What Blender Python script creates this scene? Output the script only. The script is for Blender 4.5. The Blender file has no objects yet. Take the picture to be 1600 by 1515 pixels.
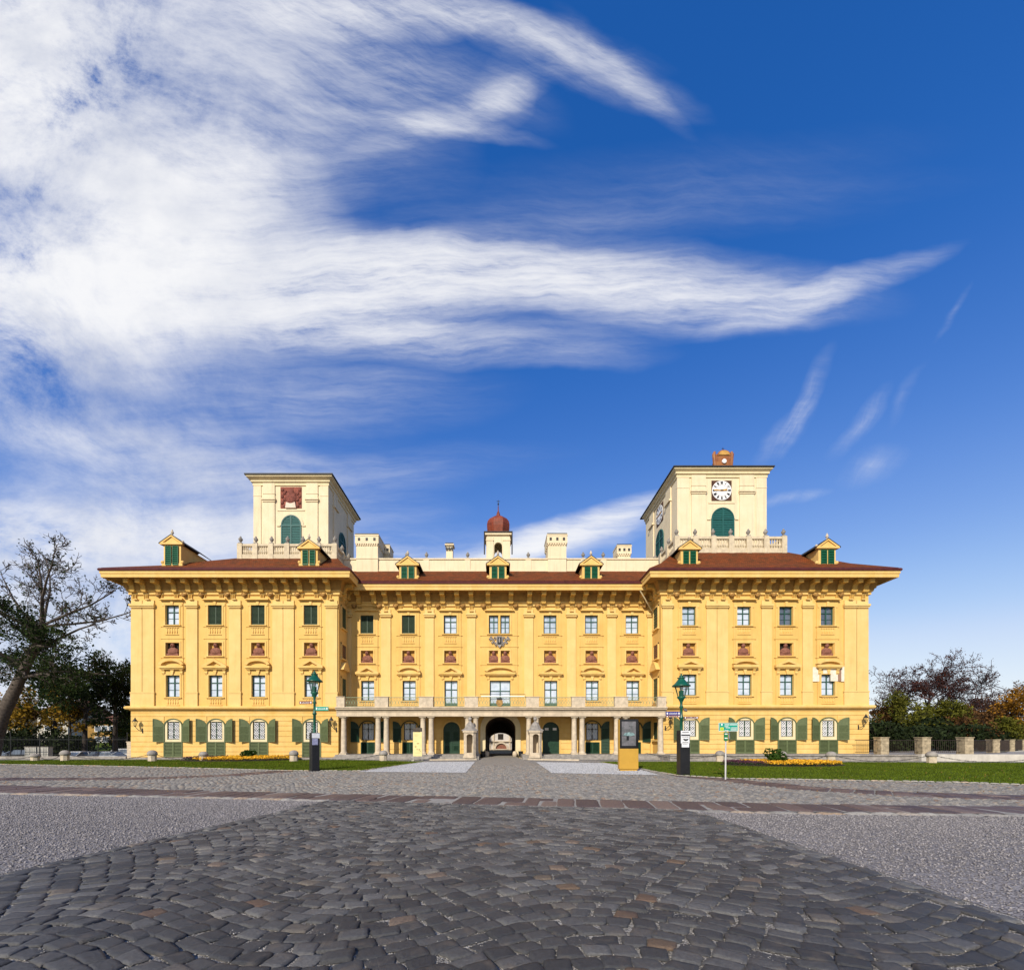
import bpy, math, random
import numpy as np
from mathutils import Vector, Matrix
C = bpy.context.scene.collection
R = math.radians
F, CX, HY, H = 700.0, 779.0, 1158.0, 1.75      # lens constant, axis, horizon row, eye height (m)
def X(px, D): return (px - CX) * D / F
def Z(py, D): return H + (HY - py) * D / F
def G(px, py):                                  # point on the flat forecourt
    D = H * F / (py - HY)
    return (X(px, D), D)

# ------------------------------------------------------------------ mesh builder
class MB:
    def __init__(s): s.v = []; s.f = []; s.m = []; s.cur = 0
    def add(s, vs, fs):
        n = len(s.v); s.v += [tuple(v) for v in vs]
        s.f += [tuple(i + n for i in f) for f in fs]; s.m += [s.cur] * len(fs)
    def box(s, x0, y0, z0, x1, y1, z1):
        x0, x1 = min(x0, x1), max(x0, x1); y0, y1 = min(y0, y1), max(y0, y1); z0, z1 = min(z0, z1), max(z0, z1)
        s.add([(x0,y0,z0),(x1,y0,z0),(x1,y1,z0),(x0,y1,z0),(x0,y0,z1),(x1,y0,z1),(x1,y1,z1),(x0,y1,z1)],
              [(0,3,2,1),(4,5,6,7),(0,1,5,4),(1,2,6,5),(2,3,7,6),(3,0,4,7)])
    def quad(s, a, b, c, d): s.add([a, b, c, d], [(0,1,2,3)])
    def poly(s, pts): s.add(pts, [tuple(range(len(pts)))])
    def prism(s, poly, f0, f1):                 # poly of 2-D points, f0 / f1 map them to the two ends
        n = len(poly)
        s.add([f0(p) for p in poly] + [f1(p) for p in poly],
              [tuple(range(n)), tuple(range(2*n-1, n-1, -1))] + [(i, (i+1) % n, n+(i+1) % n, n+i) for i in range(n)])
    def pxz(s, poly, y0, y1): s.prism(poly, lambda p: (p[0], y0, p[1]), lambda p: (p[0], y1, p[1]))
    def pyz(s, poly, x0, x1): s.prism(poly, lambda p: (x0, p[0], p[1]), lambda p: (x1, p[0], p[1]))
    def pxy(s, poly, z0, z1): s.prism(poly, lambda p: (p[0], p[1], z0), lambda p: (p[0], p[1], z1))
    def tube(s, pts, rad, n=6):
        pts = [Vector(p) for p in pts]
        if not hasattr(rad, '__len__'): rad = [rad] * len(pts)
        vs, fs = [], []
        for i, p in enumerate(pts):
            d = (pts[min(i+1, len(pts)-1)] - pts[max(i-1, 0)])
            if d.length < 1e-9: d = Vector((0,0,1))
            d.normalize()
            a = d.cross(Vector((0,0,1)) if abs(d.z) < .9 else Vector((1,0,0))).normalized(); b = d.cross(a)
            for k in range(n):
                t = 2*math.pi*k/n
                vs.append(tuple(p + (a*math.cos(t) + b*math.sin(t)) * rad[i]))
        for i in range(len(pts)-1):
            for k in range(n):
                fs.append((i*n+k, i*n+(k+1) % n, (i+1)*n+(k+1) % n, (i+1)*n+k))
        fs += [tuple(range(n)), tuple(range(len(vs)-1, len(vs)-n-1, -1))]
        s.add(vs, fs)
    def lathe(s, cx, cy, prof, n=14, a0=0.0, sx=1, sy=1):
        vs = []; fs = []
        for r, z in prof:
            for k in range(n):
                t = a0 + 2*math.pi*k/n
                vs.append((cx + r*sx*math.cos(t), cy + r*sy*math.sin(t), z))
        for i in range(len(prof)-1):
            for k in range(n):
                fs.append((i*n+k, i*n+(k+1) % n, (i+1)*n+(k+1) % n, (i+1)*n+k))
        fs += [tuple(range(n-1, -1, -1)), tuple(range(len(vs)-n, len(vs)))]
        s.add(vs, fs)
    def ball(s, c, rx, ry=None, rz=None, n=10, m=6):
        ry = ry or rx; rz = rz or rx
        pr = [(max(math.sin(math.pi*i/m), .02), -math.cos(math.pi*i/m)) for i in range(m+1)]
        vs = []; fs = []
        for r, z in pr:
            for k in range(n):
                t = 2*math.pi*k/n
                vs.append((c[0]+rx*r*math.cos(t), c[1]+ry*r*math.sin(t), c[2]+rz*z))
        for i in range(m):
            for k in range(n): fs.append((i*n+k, i*n+(k+1) % n, (i+1)*n+(k+1) % n, (i+1)*n+k))
        fs += [tuple(range(n-1, -1, -1)), tuple(range(len(vs)-n, len(vs)))]
        s.add(vs, fs)
    def sweep(s, path, prof, caps=True):        # profile (out, z) along an xy path, mitred
        n = len(prof); vs = []
        for i, p in enumerate(path):
            p = Vector(p)
            ds = []
            if i > 0: ds.append((p - Vector(path[i-1])).normalized())
            if i < len(path)-1: ds.append((Vector(path[i+1]) - p).normalized())
            ns = [Vector((d.y, -d.x)) for d in ds]
            m = sum(ns, Vector((0,0))).normalized(); m = m / max(m.dot(ns[0]), .2)
            for o, z in prof: vs.append((p.x + m.x*o, p.y + m.y*o, z))
        fs = []
        for i in range(len(path)-1):
            for k in range(n): fs.append((i*n+k, i*n+(k+1) % n, (i+1)*n+(k+1) % n, (i+1)*n+k))
        if caps: fs += [tuple(range(n)), tuple(range(len(vs)-1, len(vs)-n-1, -1))]
        s.add(vs, fs)
    def build(s, name, mats, parent=None, smooth=False):
        me = bpy.data.meshes.new(name)
        me.from_pydata(s.v, [], s.f)
        if not isinstance(mats, (list, tuple)): mats = [mats]
        for m in mats: me.materials.append(m)
        if len(mats) > 1: me.polygons.foreach_set('material_index', s.m)
        if smooth: me.polygons.foreach_set('use_smooth', [True]*len(s.f))
        me.update()
        o = bpy.data.objects.new(name, me); C.objects.link(o)
        if parent is not None: o.parent = parent
        return o

def np_mesh(name, V, Fa, mat, parent=None, smooth=False, loops=4):
    me = bpy.data.meshes.new(name)
    V = np.ascontiguousarray(V, dtype=np.float32); Fa = np.ascontiguousarray(Fa, dtype=np.int32)
    me.vertices.add(len(V)); me.vertices.foreach_set('co', V.ravel())
    nf = len(Fa); me.loops.add(nf*loops); me.loops.foreach_set('vertex_index', Fa.ravel())
    me.polygons.add(nf); me.polygons.foreach_set('loop_start', np.arange(nf, dtype=np.int32)*loops)
    try: me.polygons.foreach_set('loop_total', np.full(nf, loops, dtype=np.int32))
    except Exception: pass
    if smooth: me.polygons.foreach_set('use_smooth', np.ones(nf, dtype=bool))
    me.update(calc_edges=True); me.validate()
    me.materials.append(mat)
    o = bpy.data.objects.new(name, me); C.objects.link(o)
    if parent is not None: o.parent = parent
    return o

def tag(o, label=None, cat=None, group=None, kind=None):
    if label: o['label'] = label
    if cat: o['category'] = cat
    if group: o['group'] = group
    if kind: o['kind'] = kind
    return o
def empty(name, loc, label, cat, group=None, rz=0):
    o = bpy.data.objects.new(name, None); C.objects.link(o)
    o.empty_display_size = .3; o.location = loc; o.rotation_euler = (0, 0, rz)
    return tag(o, label, cat, group)
def struct(o): o['kind'] = 'structure'; return o

# ------------------------------------------------------------------ materials
MATS = {}
def mat(name, col, rough=.7, var=.12, scale=3.0, bump=0.0, bscale=30.0, col2=None, stain=0.0, metal=0.0, spec=.35, island=0.0,
        trans=0.0, emis=None):
    m = bpy.data.materials.new(name); m.use_nodes = True
    nt = m.node_tree; N = nt.nodes; L = nt.links
    b = N['Principled BSDF']; b.inputs['Roughness'].default_value = rough; b.inputs['Metallic'].default_value = metal
    b.inputs['Specular IOR Level'].default_value = spec
    g = N.new('ShaderNodeNewGeometry')
    nz = N.new('ShaderNodeTexNoise'); nz.inputs['Scale'].default_value = scale; nz.inputs['Detail'].default_value = 6
    nz.inputs['Roughness'].default_value = .65
    L.new(g.outputs['Position'], nz.inputs['Vector'])
    mx = N.new('ShaderNodeMix'); mx.data_type = 'RGBA'
    c2 = col2 or tuple(c*(1-var*1.6) for c in col); c1 = col if col2 else tuple(min(c*(1+var*.6), .95) for c in col)
    mx.inputs['A'].default_value = (*c1, 1); mx.inputs['B'].default_value = (*c2, 1)
    mr = N.new('ShaderNodeMapRange'); mr.inputs['From Min'].default_value = .35; mr.inputs['From Max'].default_value = .68
    L.new(nz.outputs['Fac'], mr.inputs['Value']); L.new(mr.outputs['Result'], mx.inputs['Factor'])
    out = mx.outputs['Result']
    if stain:                                   # rain streaks running down
        mp = N.new('ShaderNodeMapping'); mp.inputs['Scale'].default_value = (2.2, 2.2, .16)
        n2 = N.new('ShaderNodeTexNoise'); n2.inputs['Scale'].default_value = 1.4; n2.inputs['Detail'].default_value = 8
        n2.inputs['Roughness'].default_value = .7
        L.new(g.outputs['Position'], mp.inputs['Vector']); L.new(mp.outputs['Vector'], n2.inputs['Vector'])
        r2 = N.new('ShaderNodeMapRange'); r2.inputs['From Min'].default_value = .5; r2.inputs['From Max'].default_value = .75
        r2.inputs['To Max'].default_value = stain
        L.new(n2.outputs['Fac'], r2.inputs['Value'])
        m2 = N.new('ShaderNodeMix'); m2.data_type = 'RGBA'; m2.inputs['B'].default_value = (*[c*.45 for c in col], 1)
        L.new(out, m2.inputs['A']); L.new(r2.outputs['Result'], m2.inputs['Factor']); out = m2.outputs['Result']
    if island:
        hv = N.new('ShaderNodeHueSaturation'); r3 = N.new('ShaderNodeMapRange')
        r3.inputs['To Min'].default_value = 1-island; r3.inputs['To Max'].default_value = 1+island
        L.new(g.outputs['Random Per Island'], r3.inputs['Value']); L.new(r3.outputs['Result'], hv.inputs['Value'])
        L.new(out, hv.inputs['Color']); out = hv.outputs['Color']
    L.new(out, b.inputs['Base Color'])
    if bump:
        n3 = N.new('ShaderNodeTexNoise'); n3.inputs['Scale'].default_value = bscale; n3.inputs['Detail'].default_value = 5
        L.new(g.outputs['Position'], n3.inputs['Vector'])
        bp = N.new('ShaderNodeBump'); bp.inputs['Strength'].default_value = bump; bp.inputs['Distance'].default_value = .02
        L.new(n3.outputs['Fac'], bp.inputs['Height']); L.new(bp.outputs['Normal'], b.inputs['Normal'])
    if trans:
        tr = N.new('ShaderNodeBsdfTranslucent'); L.new(out, tr.inputs['Color'])
        ms = N.new('ShaderNodeMixShader'); ms.inputs[0].default_value = trans
        L.new(b.outputs[0], ms.inputs[1]); L.new(tr.outputs[0], ms.inputs[2]); L.new(ms.outputs[0], N['Material Output'].inputs[0])
    MATS[name] = m
    return m

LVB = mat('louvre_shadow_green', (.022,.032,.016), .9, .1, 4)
BAL = mat('balustrade_stone', (.60,.50,.335), .85, .14, 2.5, .4, 16, stain=.4)
CLKP = mat('clock_panel_brown', (.075,.032,.016), .8, .3, 3)
YEL = mat('yellow_stucco', (.71, .455, .137), .88, .05, .45, .2, 25, col2=(.64,.39,.103), stain=.36)
YTR = mat('yellow_trim', (.725, .49, .172), .85, .05, .9, .15, 30, col2=(.66,.405,.105), stain=.26)
PIY = mat('pilaster_pale_yellow', (.73, .51, .192), .85, .05, .7, .15, 28, col2=(.67,.45,.15), stain=.24)
SOF = mat('soffit_shade_ochre', (.36, .19, .045), .9, .2, 1.5, .2, 20, stain=.4)  # darker than the trim: shade under the eaves put into the soffit colour
CRM = mat('cream_stucco', (.74, .62, .41), .88, .05, .6, .2, 20, col2=(.69,.56,.35), stain=.42)
CRT = mat('cream_trim', (.71, .59, .35), .85, .06, 1.5, .1, 20, stain=.35)
STN = mat('portico_stone', (.56, .455, .32), .8, .14, 2.2, .3, 18, stain=.35)
STG = mat('grey_stone', (.30, .27, .23), .85, .25, 3.0, .5, 14, stain=.4)
STW = mat('pale_sandstone', (.56, .46, .325), .85, .16, 3.0, .4, 18, stain=.3)
PLW = mat('white_plaster', (.50, .46, .385), .85, .12, 1.5, .3, 10, stain=.4)
GUT = mat('gutter_red', (.095, .022, .016), .45, .2, 3)
GRN = mat('window_green', (.025, .085, .062), .5, .15, 5)
SHG = mat('shutter_olive', (.10, .125, .05), .6, .12, 6, stain=.2)
SHD = mat('shutter_dark_green', (.04, .066, .036), .6, .15, 6, stain=.2)
DRG = mat('door_green', (.012, .045, .022), .45, .2, 5)
DGR = mat('dormer_green', (.008, .115, .052), .5, .15, 6)
TWG = mat('tower_louvre_green', (.012, .095, .082), .55, .15, 4, stain=.3)
DRK = mat('dark_recess', (.025, .018, .012), .9)
TER = mat('terracotta', (.25, .098, .06), .8, .3, 8, .4, 20)
BRK = mat('brick_relief', (.26, .075, .045), .85, .35, 3.0, .6, 8)
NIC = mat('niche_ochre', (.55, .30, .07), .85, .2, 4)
SLT = mat('slate_dark', (.035, .032, .030), .6, .2, 4)
RUS = mat('rust_copper', (.20, .058, .018), .6, .4, 2.4, .4, 6, col2=(.36, .15, .04))
GLD = mat('gilt', (.62, .34, .08), .45, .2, 3, metal=.35)
WHT = mat('white_paint', (.78, .77, .74), .6, .05, 3)
BLK = mat('black_paint', (.012, .012, .013), .4, .2, 5)
IRN = mat('wrought_iron', (.02, .021, .02), .55, .3, 5)
RLG = mat('railing_green', (.22, .27, .16), .6, .15, 4)
LMG = mat('lamp_green', (.006, .085, .048), .35, .15, 6, spec=.5)
GPL = mat('galvanised', (.58, .56, .52), .45, .1, 3, metal=.3)
SGN = mat('sign_green', (.01, .29, .20), .45, .06, 5)
SG2 = mat('sign_dark_green', (.012, .16, .05), .45, .06, 5)
SBL = mat('sign_blue', (.045, .04, .20), .45, .06, 5)
SBR = mat('sign_brown', (.17, .055, .03), .45, .06, 5)
YLS = mat('sign_yellow', (.62, .70, .06), .5)
KGD = mat('kiosk_ochre', (.50, .285, .042), .4, .05, 2)
BAN = mat('banner_yellow', (.72, .62, .27), .6, .05, 2)
BRD = mat('banner_print', (.50, .38, .15), .6, .1, 5)
def glass(name, a, b, rough=.08, sc=1.4):
    m = mat(name, a, rough, 0, sc, col2=b, spec=.6); return m
GL1 = glass('pane_curtain', (.58, .645, .72), (.38, .45, .54))
GL2 = glass('pane_blue', (.50, .57, .65), (.28, .35, .43))
GL3 = glass('pane_dark', (.12, .15, .19), (.06, .07, .09))
def clear_glass():
    m = bpy.data.materials.new('lamp_glass'); m.use_nodes = True; N = m.node_tree.nodes; L = m.node_tree.links
    N.remove(N['Principled BSDF'])
    t = N.new('ShaderNodeBsdfTransparent'); t.inputs[0].default_value = (.93, .95, .95, 1)
    g = N.new('ShaderNodeBsdfGlossy'); g.inputs['Roughness'].default_value = .05; g.inputs[0].default_value = (.9,.9,.9,1)
    fr = N.new('ShaderNodeFresnel'); fr.inputs[0].default_value = 1.2
    ms = N.new('ShaderNodeMixShader'); L.new(fr.outputs[0], ms.inputs[0]); L.new(t.outputs[0], ms.inputs[1]); L.new(g.outputs[0], ms.inputs[2])
    L.new(ms.outputs[0], N['Material Output'].inputs[0]); return m
LGL = clear_glass()
def roof_mat():
    m = mat('roof_tiles', (.26, .062, .013), .8, .3, 1.3, 0, col2=(.13, .048, .014), spec=.15)
    nt = m.node_tree; N = nt.nodes; L = nt.links; b = N['Principled BSDF']
    g = N.new('ShaderNodeNewGeometry'); br = N.new('ShaderNodeTexBrick')
    mp = N.new('ShaderNodeMapping'); mp.inputs['Scale'].default_value = (1, 1, 1)
    sx = N.new('ShaderNodeSeparateXYZ'); cx = N.new('ShaderNodeCombineXYZ')
    L.new(g.outputs['Position'], sx.inputs[0])
    a = N.new('ShaderNodeMath'); a.operation = 'ADD'; L.new(sx.outputs['X'], a.inputs[0]); L.new(sx.outputs['Y'], a.inputs[1])
    L.new(sx.outputs['X'], cx.inputs['X']); L.new(sx.outputs['Z'], cx.inputs['Y'])
    L.new(cx.outputs[0], br.inputs['Vector']); br.inputs['Scale'].default_value = 1
    br.inputs['Brick Width'].default_value = .2; br.inputs['Row Height'].default_value = .12; br.inputs['Mortar Size'].default_value = .012
    br.inputs['Color1'].default_value = (1,1,1,1); br.inputs['Color2'].default_value = (.62,.66,.7,1); br.inputs['Mortar'].default_value = (.35,.3,.3,1)
    src = b.inputs['Base Color'].links[0].from_socket
    mm = N.new('ShaderNodeMix'); mm.data_type = 'RGBA'; mm.blend_type = 'MULTIPLY'; mm.inputs['Factor'].default_value = 1
    L.new(src, mm.inputs['A']); L.new(br.outputs['Color'], mm.inputs['B']); L.new(mm.outputs['Result'], b.inputs['Base Color'])
    bp = N.new('ShaderNodeBump'); bp.inputs['Strength'].default_value = .6; bp.inputs['Distance'].default_value = .04
    L.new(br.outputs['Fac'], bp.inputs['Height']); bp.invert = True; L.new(bp.outputs['Normal'], b.inputs['Normal'])
    return m
ROOF = roof_mat()
DOME = mat('dome_red', (.21, .042, .012), .55, .3, 2.0, .2, 5, stain=.3)
# =================================================================== THE PALACE
DW, DM = 45.0, 47.7
pal = empty('palace', (0, DW, 0), 'wide yellow baroque palace with two cream clock towers and a columned balcony over the gate', 'palace')
pal_inv = pal.location.copy()
def part(mb, name, mats, parent=None, smooth=False):
    o = mb.build(name, mats, parent or pal, smooth)
    o.matrix_parent_inverse = Matrix.Identity(4)
    off = Vector((0,0,0)); p = parent or pal
    if p is pal:
        o.location = -pal_inv                   # vertices are written in place coordinates
    return o
def pb(mb, D, x0, y0, x1, y1, out, back=.03):
    mb.box(X(x0, D), D-out, Z(y0, D), X(x1, D), D+back, Z(y1, D))
def wall_grid(mb, D, x0, x1, z0, z1, holes, depth=.3):
    xs = sorted({x0, x1, *[h[0] for h in holes], *[h[1] for h in holes]})
    zs = sorted({z0, z1, *[h[2] for h in holes], *[h[3] for h in holes]})
    for i in range(len(xs)-1):
        for j in range(len(zs)-1):
            cx, cz = (xs[i]+xs[i+1])/2, (zs[j]+zs[j+1])/2
            if any(h[0] < cx < h[1] and h[2] < cz < h[3] for h in holes): continue
            mb.quad((xs[i],D,zs[j]), (xs[i+1],D,zs[j]), (xs[i+1],D,zs[j+1]), (xs[i],D,zs[j+1]))
    for a, b, c, d in holes:
        e = D+depth
        mb.quad((a,D,c),(a,e,c),(a,e,d),(a,D,d)); mb.quad((b,D,c),(b,D,d),(b,e,d),(b,e,c))
        mb.quad((a,D,d),(a,e,d),(b,e,d),(b,D,d)); mb.quad((a,D,c),(b,D,c),(b,e,c),(a,e,c))
def hole(c, hw, y0, y1, D): return (X(c-hw, D), X(c+hw, D), Z(y1, D), Z(y0, D))
def slats(mb, x0, x1, z0, z1, y, n, t=.05):
    for i in range(n):
        za = z0 + (z1-z0)*i/n; h = (z1-z0)/n
        mb.pyz([(y-.006, za+h*.02), (y-.006, za+h*.02+.016), (y+t, za+h*.66), (y+t, za+h*.66-.016)], x0, x1)
def louvre(mb, x0, x1, z0, z1, y, n, bar=.07, split=True, mid=False):
    mb.box(x0, y-.03, z0, x0+bar, y+.05, z1); mb.box(x1-bar, y-.03, z0, x1, y+.05, z1)
    mb.box(x0+bar, y-.027, z0, x1-bar, y+.05, z0+bar); mb.box(x0+bar, y-.027, z1-bar, x1-bar, y+.05, z1)
    if split: mb.box((x0+x1)/2-bar*.75, y-.033, z0+bar, (x0+x1)/2+bar*.75, y+.05, z1-bar)
    if mid: mb.box(x0+bar, y-.024, (z0+z1)/2-.04, x1-bar, y+.05, (z0+z1)/2+.04)
    slats(mb, x0+bar, x1-bar, z0+bar, z1-bar, y-.012, n, .06)
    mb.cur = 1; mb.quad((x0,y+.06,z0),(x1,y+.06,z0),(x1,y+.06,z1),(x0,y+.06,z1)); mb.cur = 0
def window(D, a, b, c, d, gl=GL1, fr=None, tr=.34, door=False, rec=.17):
    fr = fr or GRN
    mb = MB(); y = D+rec; w = .075
    mb.box(a, y, c, a+w, y+.09, d); mb.box(b-w, y, c, b, y+.09, d)
    mb.box(a+w, y+.002, d-w, b-w, y+.09, d); mb.box(a+w, y+.002, c, b-w, y+.09, c+(w if not door else .35))
    m = (a+b)/2; zt = d-(d-c)*tr
    mb.box(m-.045, y-.015, c+w, m+.045, y+.08, d-w)
    mb.box(a+w, y-.008, zt-.04, b-w, y+.08, zt+.04)
    mb.box(a+w, y+.03, c+(zt-c)*.5-.014, b-w, y+.07, c+(zt-c)*.5+.014)
    o = part(mb, 'window' if not door else 'balcony_door', fr)
    g = MB(); g.quad((a,y+.075,c),(b,y+.075,c),(b,y+.075,d),(a,y+.075,d))
    g.build('pane', gl, o)
    return o
def shutter_closed(D, a, b, c, d):
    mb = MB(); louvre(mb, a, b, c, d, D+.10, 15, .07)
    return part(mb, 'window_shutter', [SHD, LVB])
def blind(mb, D, c, y0, y1, hw=9.5):            # blind balustrade panel under a window
    pb(mb, D, c-hw-1, y0-.9, c+hw+1, y0-.1, .13); pb(mb, D, c-hw-1, y1, c+hw+1, y1+.8, .13)
    for i in range(5):
        x = X(c-hw+2*hw*(i+.5)/5, D); z0, z1 = Z(y1, D), Z(y0, D); h = z1-z0
        mb.lathe(x, D-.07, [(.05,z0),(.04,z0+h*.1),(.085,z0+h*.35),(.04,z0+h*.75),(.06,z1)], 6)
def pediment(mb, D, c, hw, yb0, yb1, yap, seg):
    z0, z1, za = Z(yb1, D), Z(yb0, D), Z(yap, D); a, b = X(c-hw, D), X(c+hw, D); m = (a+b)/2
    mb.box(a, D-.42, z0, b, D+.03, z1); mb.box(a+.12, D-.3, z0-.12, b-.12, D+.03, z0)
    if seg:
        n = 12; outer = []; inner = []
        for i in range(n+1):
            t = math.pi*(.06+.88*i/n) ; k = (b-a)/2
            outer.append((m-k*math.cos(t)/math.cos(math.pi*.06), z1+(za-z1)*math.sin(t)))
            inner.append((m-(k-.28)*math.cos(t)/math.cos(math.pi*.06), z1+max((za-z1-.26)*math.sin(t), 0)))
        mb.pxz(outer+inner[::-1], D-.40, D+.03)
        mb.pxz([(a+.3,z1)]+inner+[(b-.3,z1)], D-.10, D+.03)
    else:
        t = .25
        mb.pxz([(a,z1),(m,za),(b,z1),(b-.5,z1),(m,za-t*1.2),(a+.5,z1)], D-.40, D+.03)
        mb.pxz([(a+.45,z1),(m,za-.28),(b-.45,z1)], D-.10, D+.03)
def niche_bust(D, c, hw, y0, y1, dark=False, rot=0):
    a, b, z0, z1 = X(c-hw, D), X(c+hw, D), Z(y1, D), Z(y0, D); s = (z1-z0)
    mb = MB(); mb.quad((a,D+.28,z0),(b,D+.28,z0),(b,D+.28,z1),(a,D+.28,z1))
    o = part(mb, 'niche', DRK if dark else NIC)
    m = (a+b)/2; q = MB(); y = D+.08
    q.box(m-.46*s, y-.12, z0, m+.46*s, y+.18, z0+.17*s)
    q.lathe(m, y, [(.40*s, z0+.17*s), (.44*s, z0+.32*s), (.40*s, z0+.48*s), (.26*s, z0+.58*s), (.12*s, z0+.64*s), (.11*s, z0+.70*s)], 12, sy=.42)
    q.ball((m+.02*rot, y-.02, z0+.80*s), .155*s, .17*s, .19*s)
    q.ball((m+.02*rot, y-.19*s, z0+.79*s), .03*s, .04*s, .06*s, 6, 4)
    q.box(m-.30*s, y-.20, z0+.38*s, m-.1*s, y-.10, z0+.43*s)
    q.build('bust', TER, o)
    return o
def arch_pts(a, b, zs, zt, n=14):
    m, k = (a+b)/2, (b-a)/2
    return [(m-k*math.cos(math.pi*i/n), zs+(zt-zs)*math.sin(math.pi*i/n)) for i in range(n+1)]

def ground_window(D, c, r, wing):
    """arched ground-floor window: cream infill, green arch, lattice grille, louvred hatch below, two open shutters"""
    hw = 13.2; gx = 9.6
    a, b = X(c-hw, D), X(c+hw, D); ga, gb = X(c-gx, D), X(c+gx, D)
    zs, zt, zb = Z(r['spr'], D), Z(r['arch'], D), Z(r['sill'], D); g0, g1 = Z(r['g1'], D), Z(r['g0'], D)
    mb = MB(); f = D-.055
    mb.box(a, f, zb, ga, D+.02, zs); mb.box(gb, f, zb, b, D+.02, zs); mb.box(ga, f-.004, zb, gb, D+.02, g0)
    mb.pxz(arch_pts(a, b, zs, zt) + [(gb,zs),(gb,g1),(ga,g1),(ga,zs)], f-.002, D+.02)
    o = part(mb, 'arched_window', CRT)
    fr = MB(); k = .09
    out = arch_pts(a-k, b+k, zs, zt+k); inn = arch_pts(a, b, zs, zt)
    fr.pxz(out+inn[::-1], D-.13, D+.02); fr.box(a-k, D-.13, zb, a, D+.02, zs); fr.box(b, D-.13, zb, b+k, D+.02, zs)
    fr.build('arch_frame', SHG, o)
    w = MB(); t = .07; y = D+.06
    w.box(ga, y, g0, ga+t, y+.06, g1); w.box(gb-t, y, g0, gb, y+.06, g1); w.box(ga+t, y, g1-t, gb-t, y+.06, g1); w.box(ga+t, y, g0, gb-t, y+.06, g0+t)
    m = (ga+gb)/2; w.box(m-.05, y-.01, g0+t, m+.05, y+.06, g1-t); zz = g0+(g1-g0)*.66
    w.box(ga+t, y-.004, zz-.03, gb-t, y+.06, zz+.03)
    w.build('frame', SHD, o)
    p = MB(); p.quad((ga,y+.05,g0),(gb,y+.05,g0),(gb,y+.05,g1),(ga,y+.05,g1)); p.build('pane', GL3, o)
    gr = MB(); yy = y-.03                       # white wrought lattice
    for side in (0, 1):
        x0, x1 = (ga+.09, m-.06) if side == 0 else (m+.06, gb-.09)
        nz = 3; hz = (g1-g0-.16)/nz
        for i in range(nz):
            z0 = g0+.08+hz*i; z1 = z0+hz; cx, cz = (x0+x1)/2, (z0+z1)/2; rr = min(x1-x0, hz)*.42
            ring = [(cx+rr*math.cos(2*math.pi*j/10), yy, cz+rr*math.sin(2*math.pi*j/10)) for j in range(11)]
            gr.tube(ring, .035, 4)
            gr.tube([(x0,yy+.01,z0),(x1,yy+.01,z1)], .026, 4); gr.tube([(x0,yy+.015,z1),(x1,yy+.015,z0)], .026, 4)
            gr.tube([(x0,yy,z0),(x1,yy,z0)], .022, 4)
    gr.build('grille', WHT, o)
    lo = MB(); louvre(lo, X(c-15, D), X(c+14.7, D), Z(r['base'], D)+.02, zb-.02, D-.07, 9, .11)
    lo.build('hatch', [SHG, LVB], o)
    for sd in (-1, 1):                          # shutters folded back, free edge proud of the wall
        hx = X(c+sd*(hw+1.1), D); wl = .93; th = R(random.uniform(15, 24)); s = MB()
        z0 = zb-.02; zsp = zs-.05; rise = zt+.05-zsp; tk = .05
        pts = [(0,z0),(wl,z0)] + [(u*wl, zsp+rise*math.sqrt(max(1-(1-u)**2, 0))) for u in (1,.85,.7,.5,.3,.15,.05,0)]
        s.pxz(pts, 0, tk)
        for i in range(15):
            za = z0+.1+(zsp-z0-.1)*i/15
            s.pyz([(-.05,za),(-.05,za+.02),(0.0,za+.07),(0.0,za+.05)], .08, wl-.08)
        s.box(0,-.035,z0,.08,0,zsp); s.box(wl-.08,-.035,z0,wl,0,zsp+rise*.95); s.box(.08,-.033,z0,wl-.08,0,z0+.09)
        s.box(.08,-.036,(z0+zsp)/2-.04,wl-.08,0,(z0+zsp)/2+.04); s.box(.08,-.036,zsp-.03,wl-.08,0,zsp+.05)
        vs = []
        for (u, d, z) in s.v:
            x = u*math.cos(th) - (d)*math.sin(th)*(-1 if False else 1)
            vs.append((hx + sd*(u*math.cos(th)), D-.10 - u*math.sin(th) + d, z))
        s.v = vs; s.build('shutter', SHG, o)
    return o

WL = dict(cols=[269.8, 336.5, 403.4, 485.8], top=(945.6,975.6), ni=(1004,1024), fi=(1054.8,1088.5), cor=(1103.4,1108.6), b1=(981,991), b2=(1092,1101),
          g0=1127, g1=1155, arch=1123.4, spr=1134, sill=1158.4, base=1182.5, seg=[1,0,1,0], x0=205, x1=529, ped=(1040.6,1044.2,1029.2),
          pil=[(206,223.2),(224.2,242),(292,309.5),(359,377),(426.5,442.8),(443.6,460),(509.5,527.5)], lines=(979.3,998,1028,1046), plinth=1081,
          gro=(1113,1119,1126,1133.5,1141.5,1150,1158.5,1166,1174))
WR = dict(cols=[1076.2, 1162, 1227.6, 1292.2], top=(947.7,976.6), ni=(1004.7,1023.8), fi=(1053.4,1086), cor=(1101.7,1107), b1=(982,990.5), b2=(1090,1098.5),
          g0=1124.7, g1=1150.5, arch=1121.2, spr=1131.5, sill=1155.2, base=1177, seg=[0,1,0,1], x0=1033, x1=1357, ped=(1039,1043,1030),
          pil=[(1034.5,1050),(1103,1119),(1119.9,1136.5),(1189,1204.7),(1253,1268.5),(1318,1336.5),(1337.5,1355.5)], lines=(979.7,998.6,1027.8,1045), plinth=1079,
          gro=(1111,1117,1124,1131,1138.5,1146.5,1155,1162,1169.5))
random.seed(4)
walls = MB(); trim = MB(); trim2 = MB()
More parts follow.
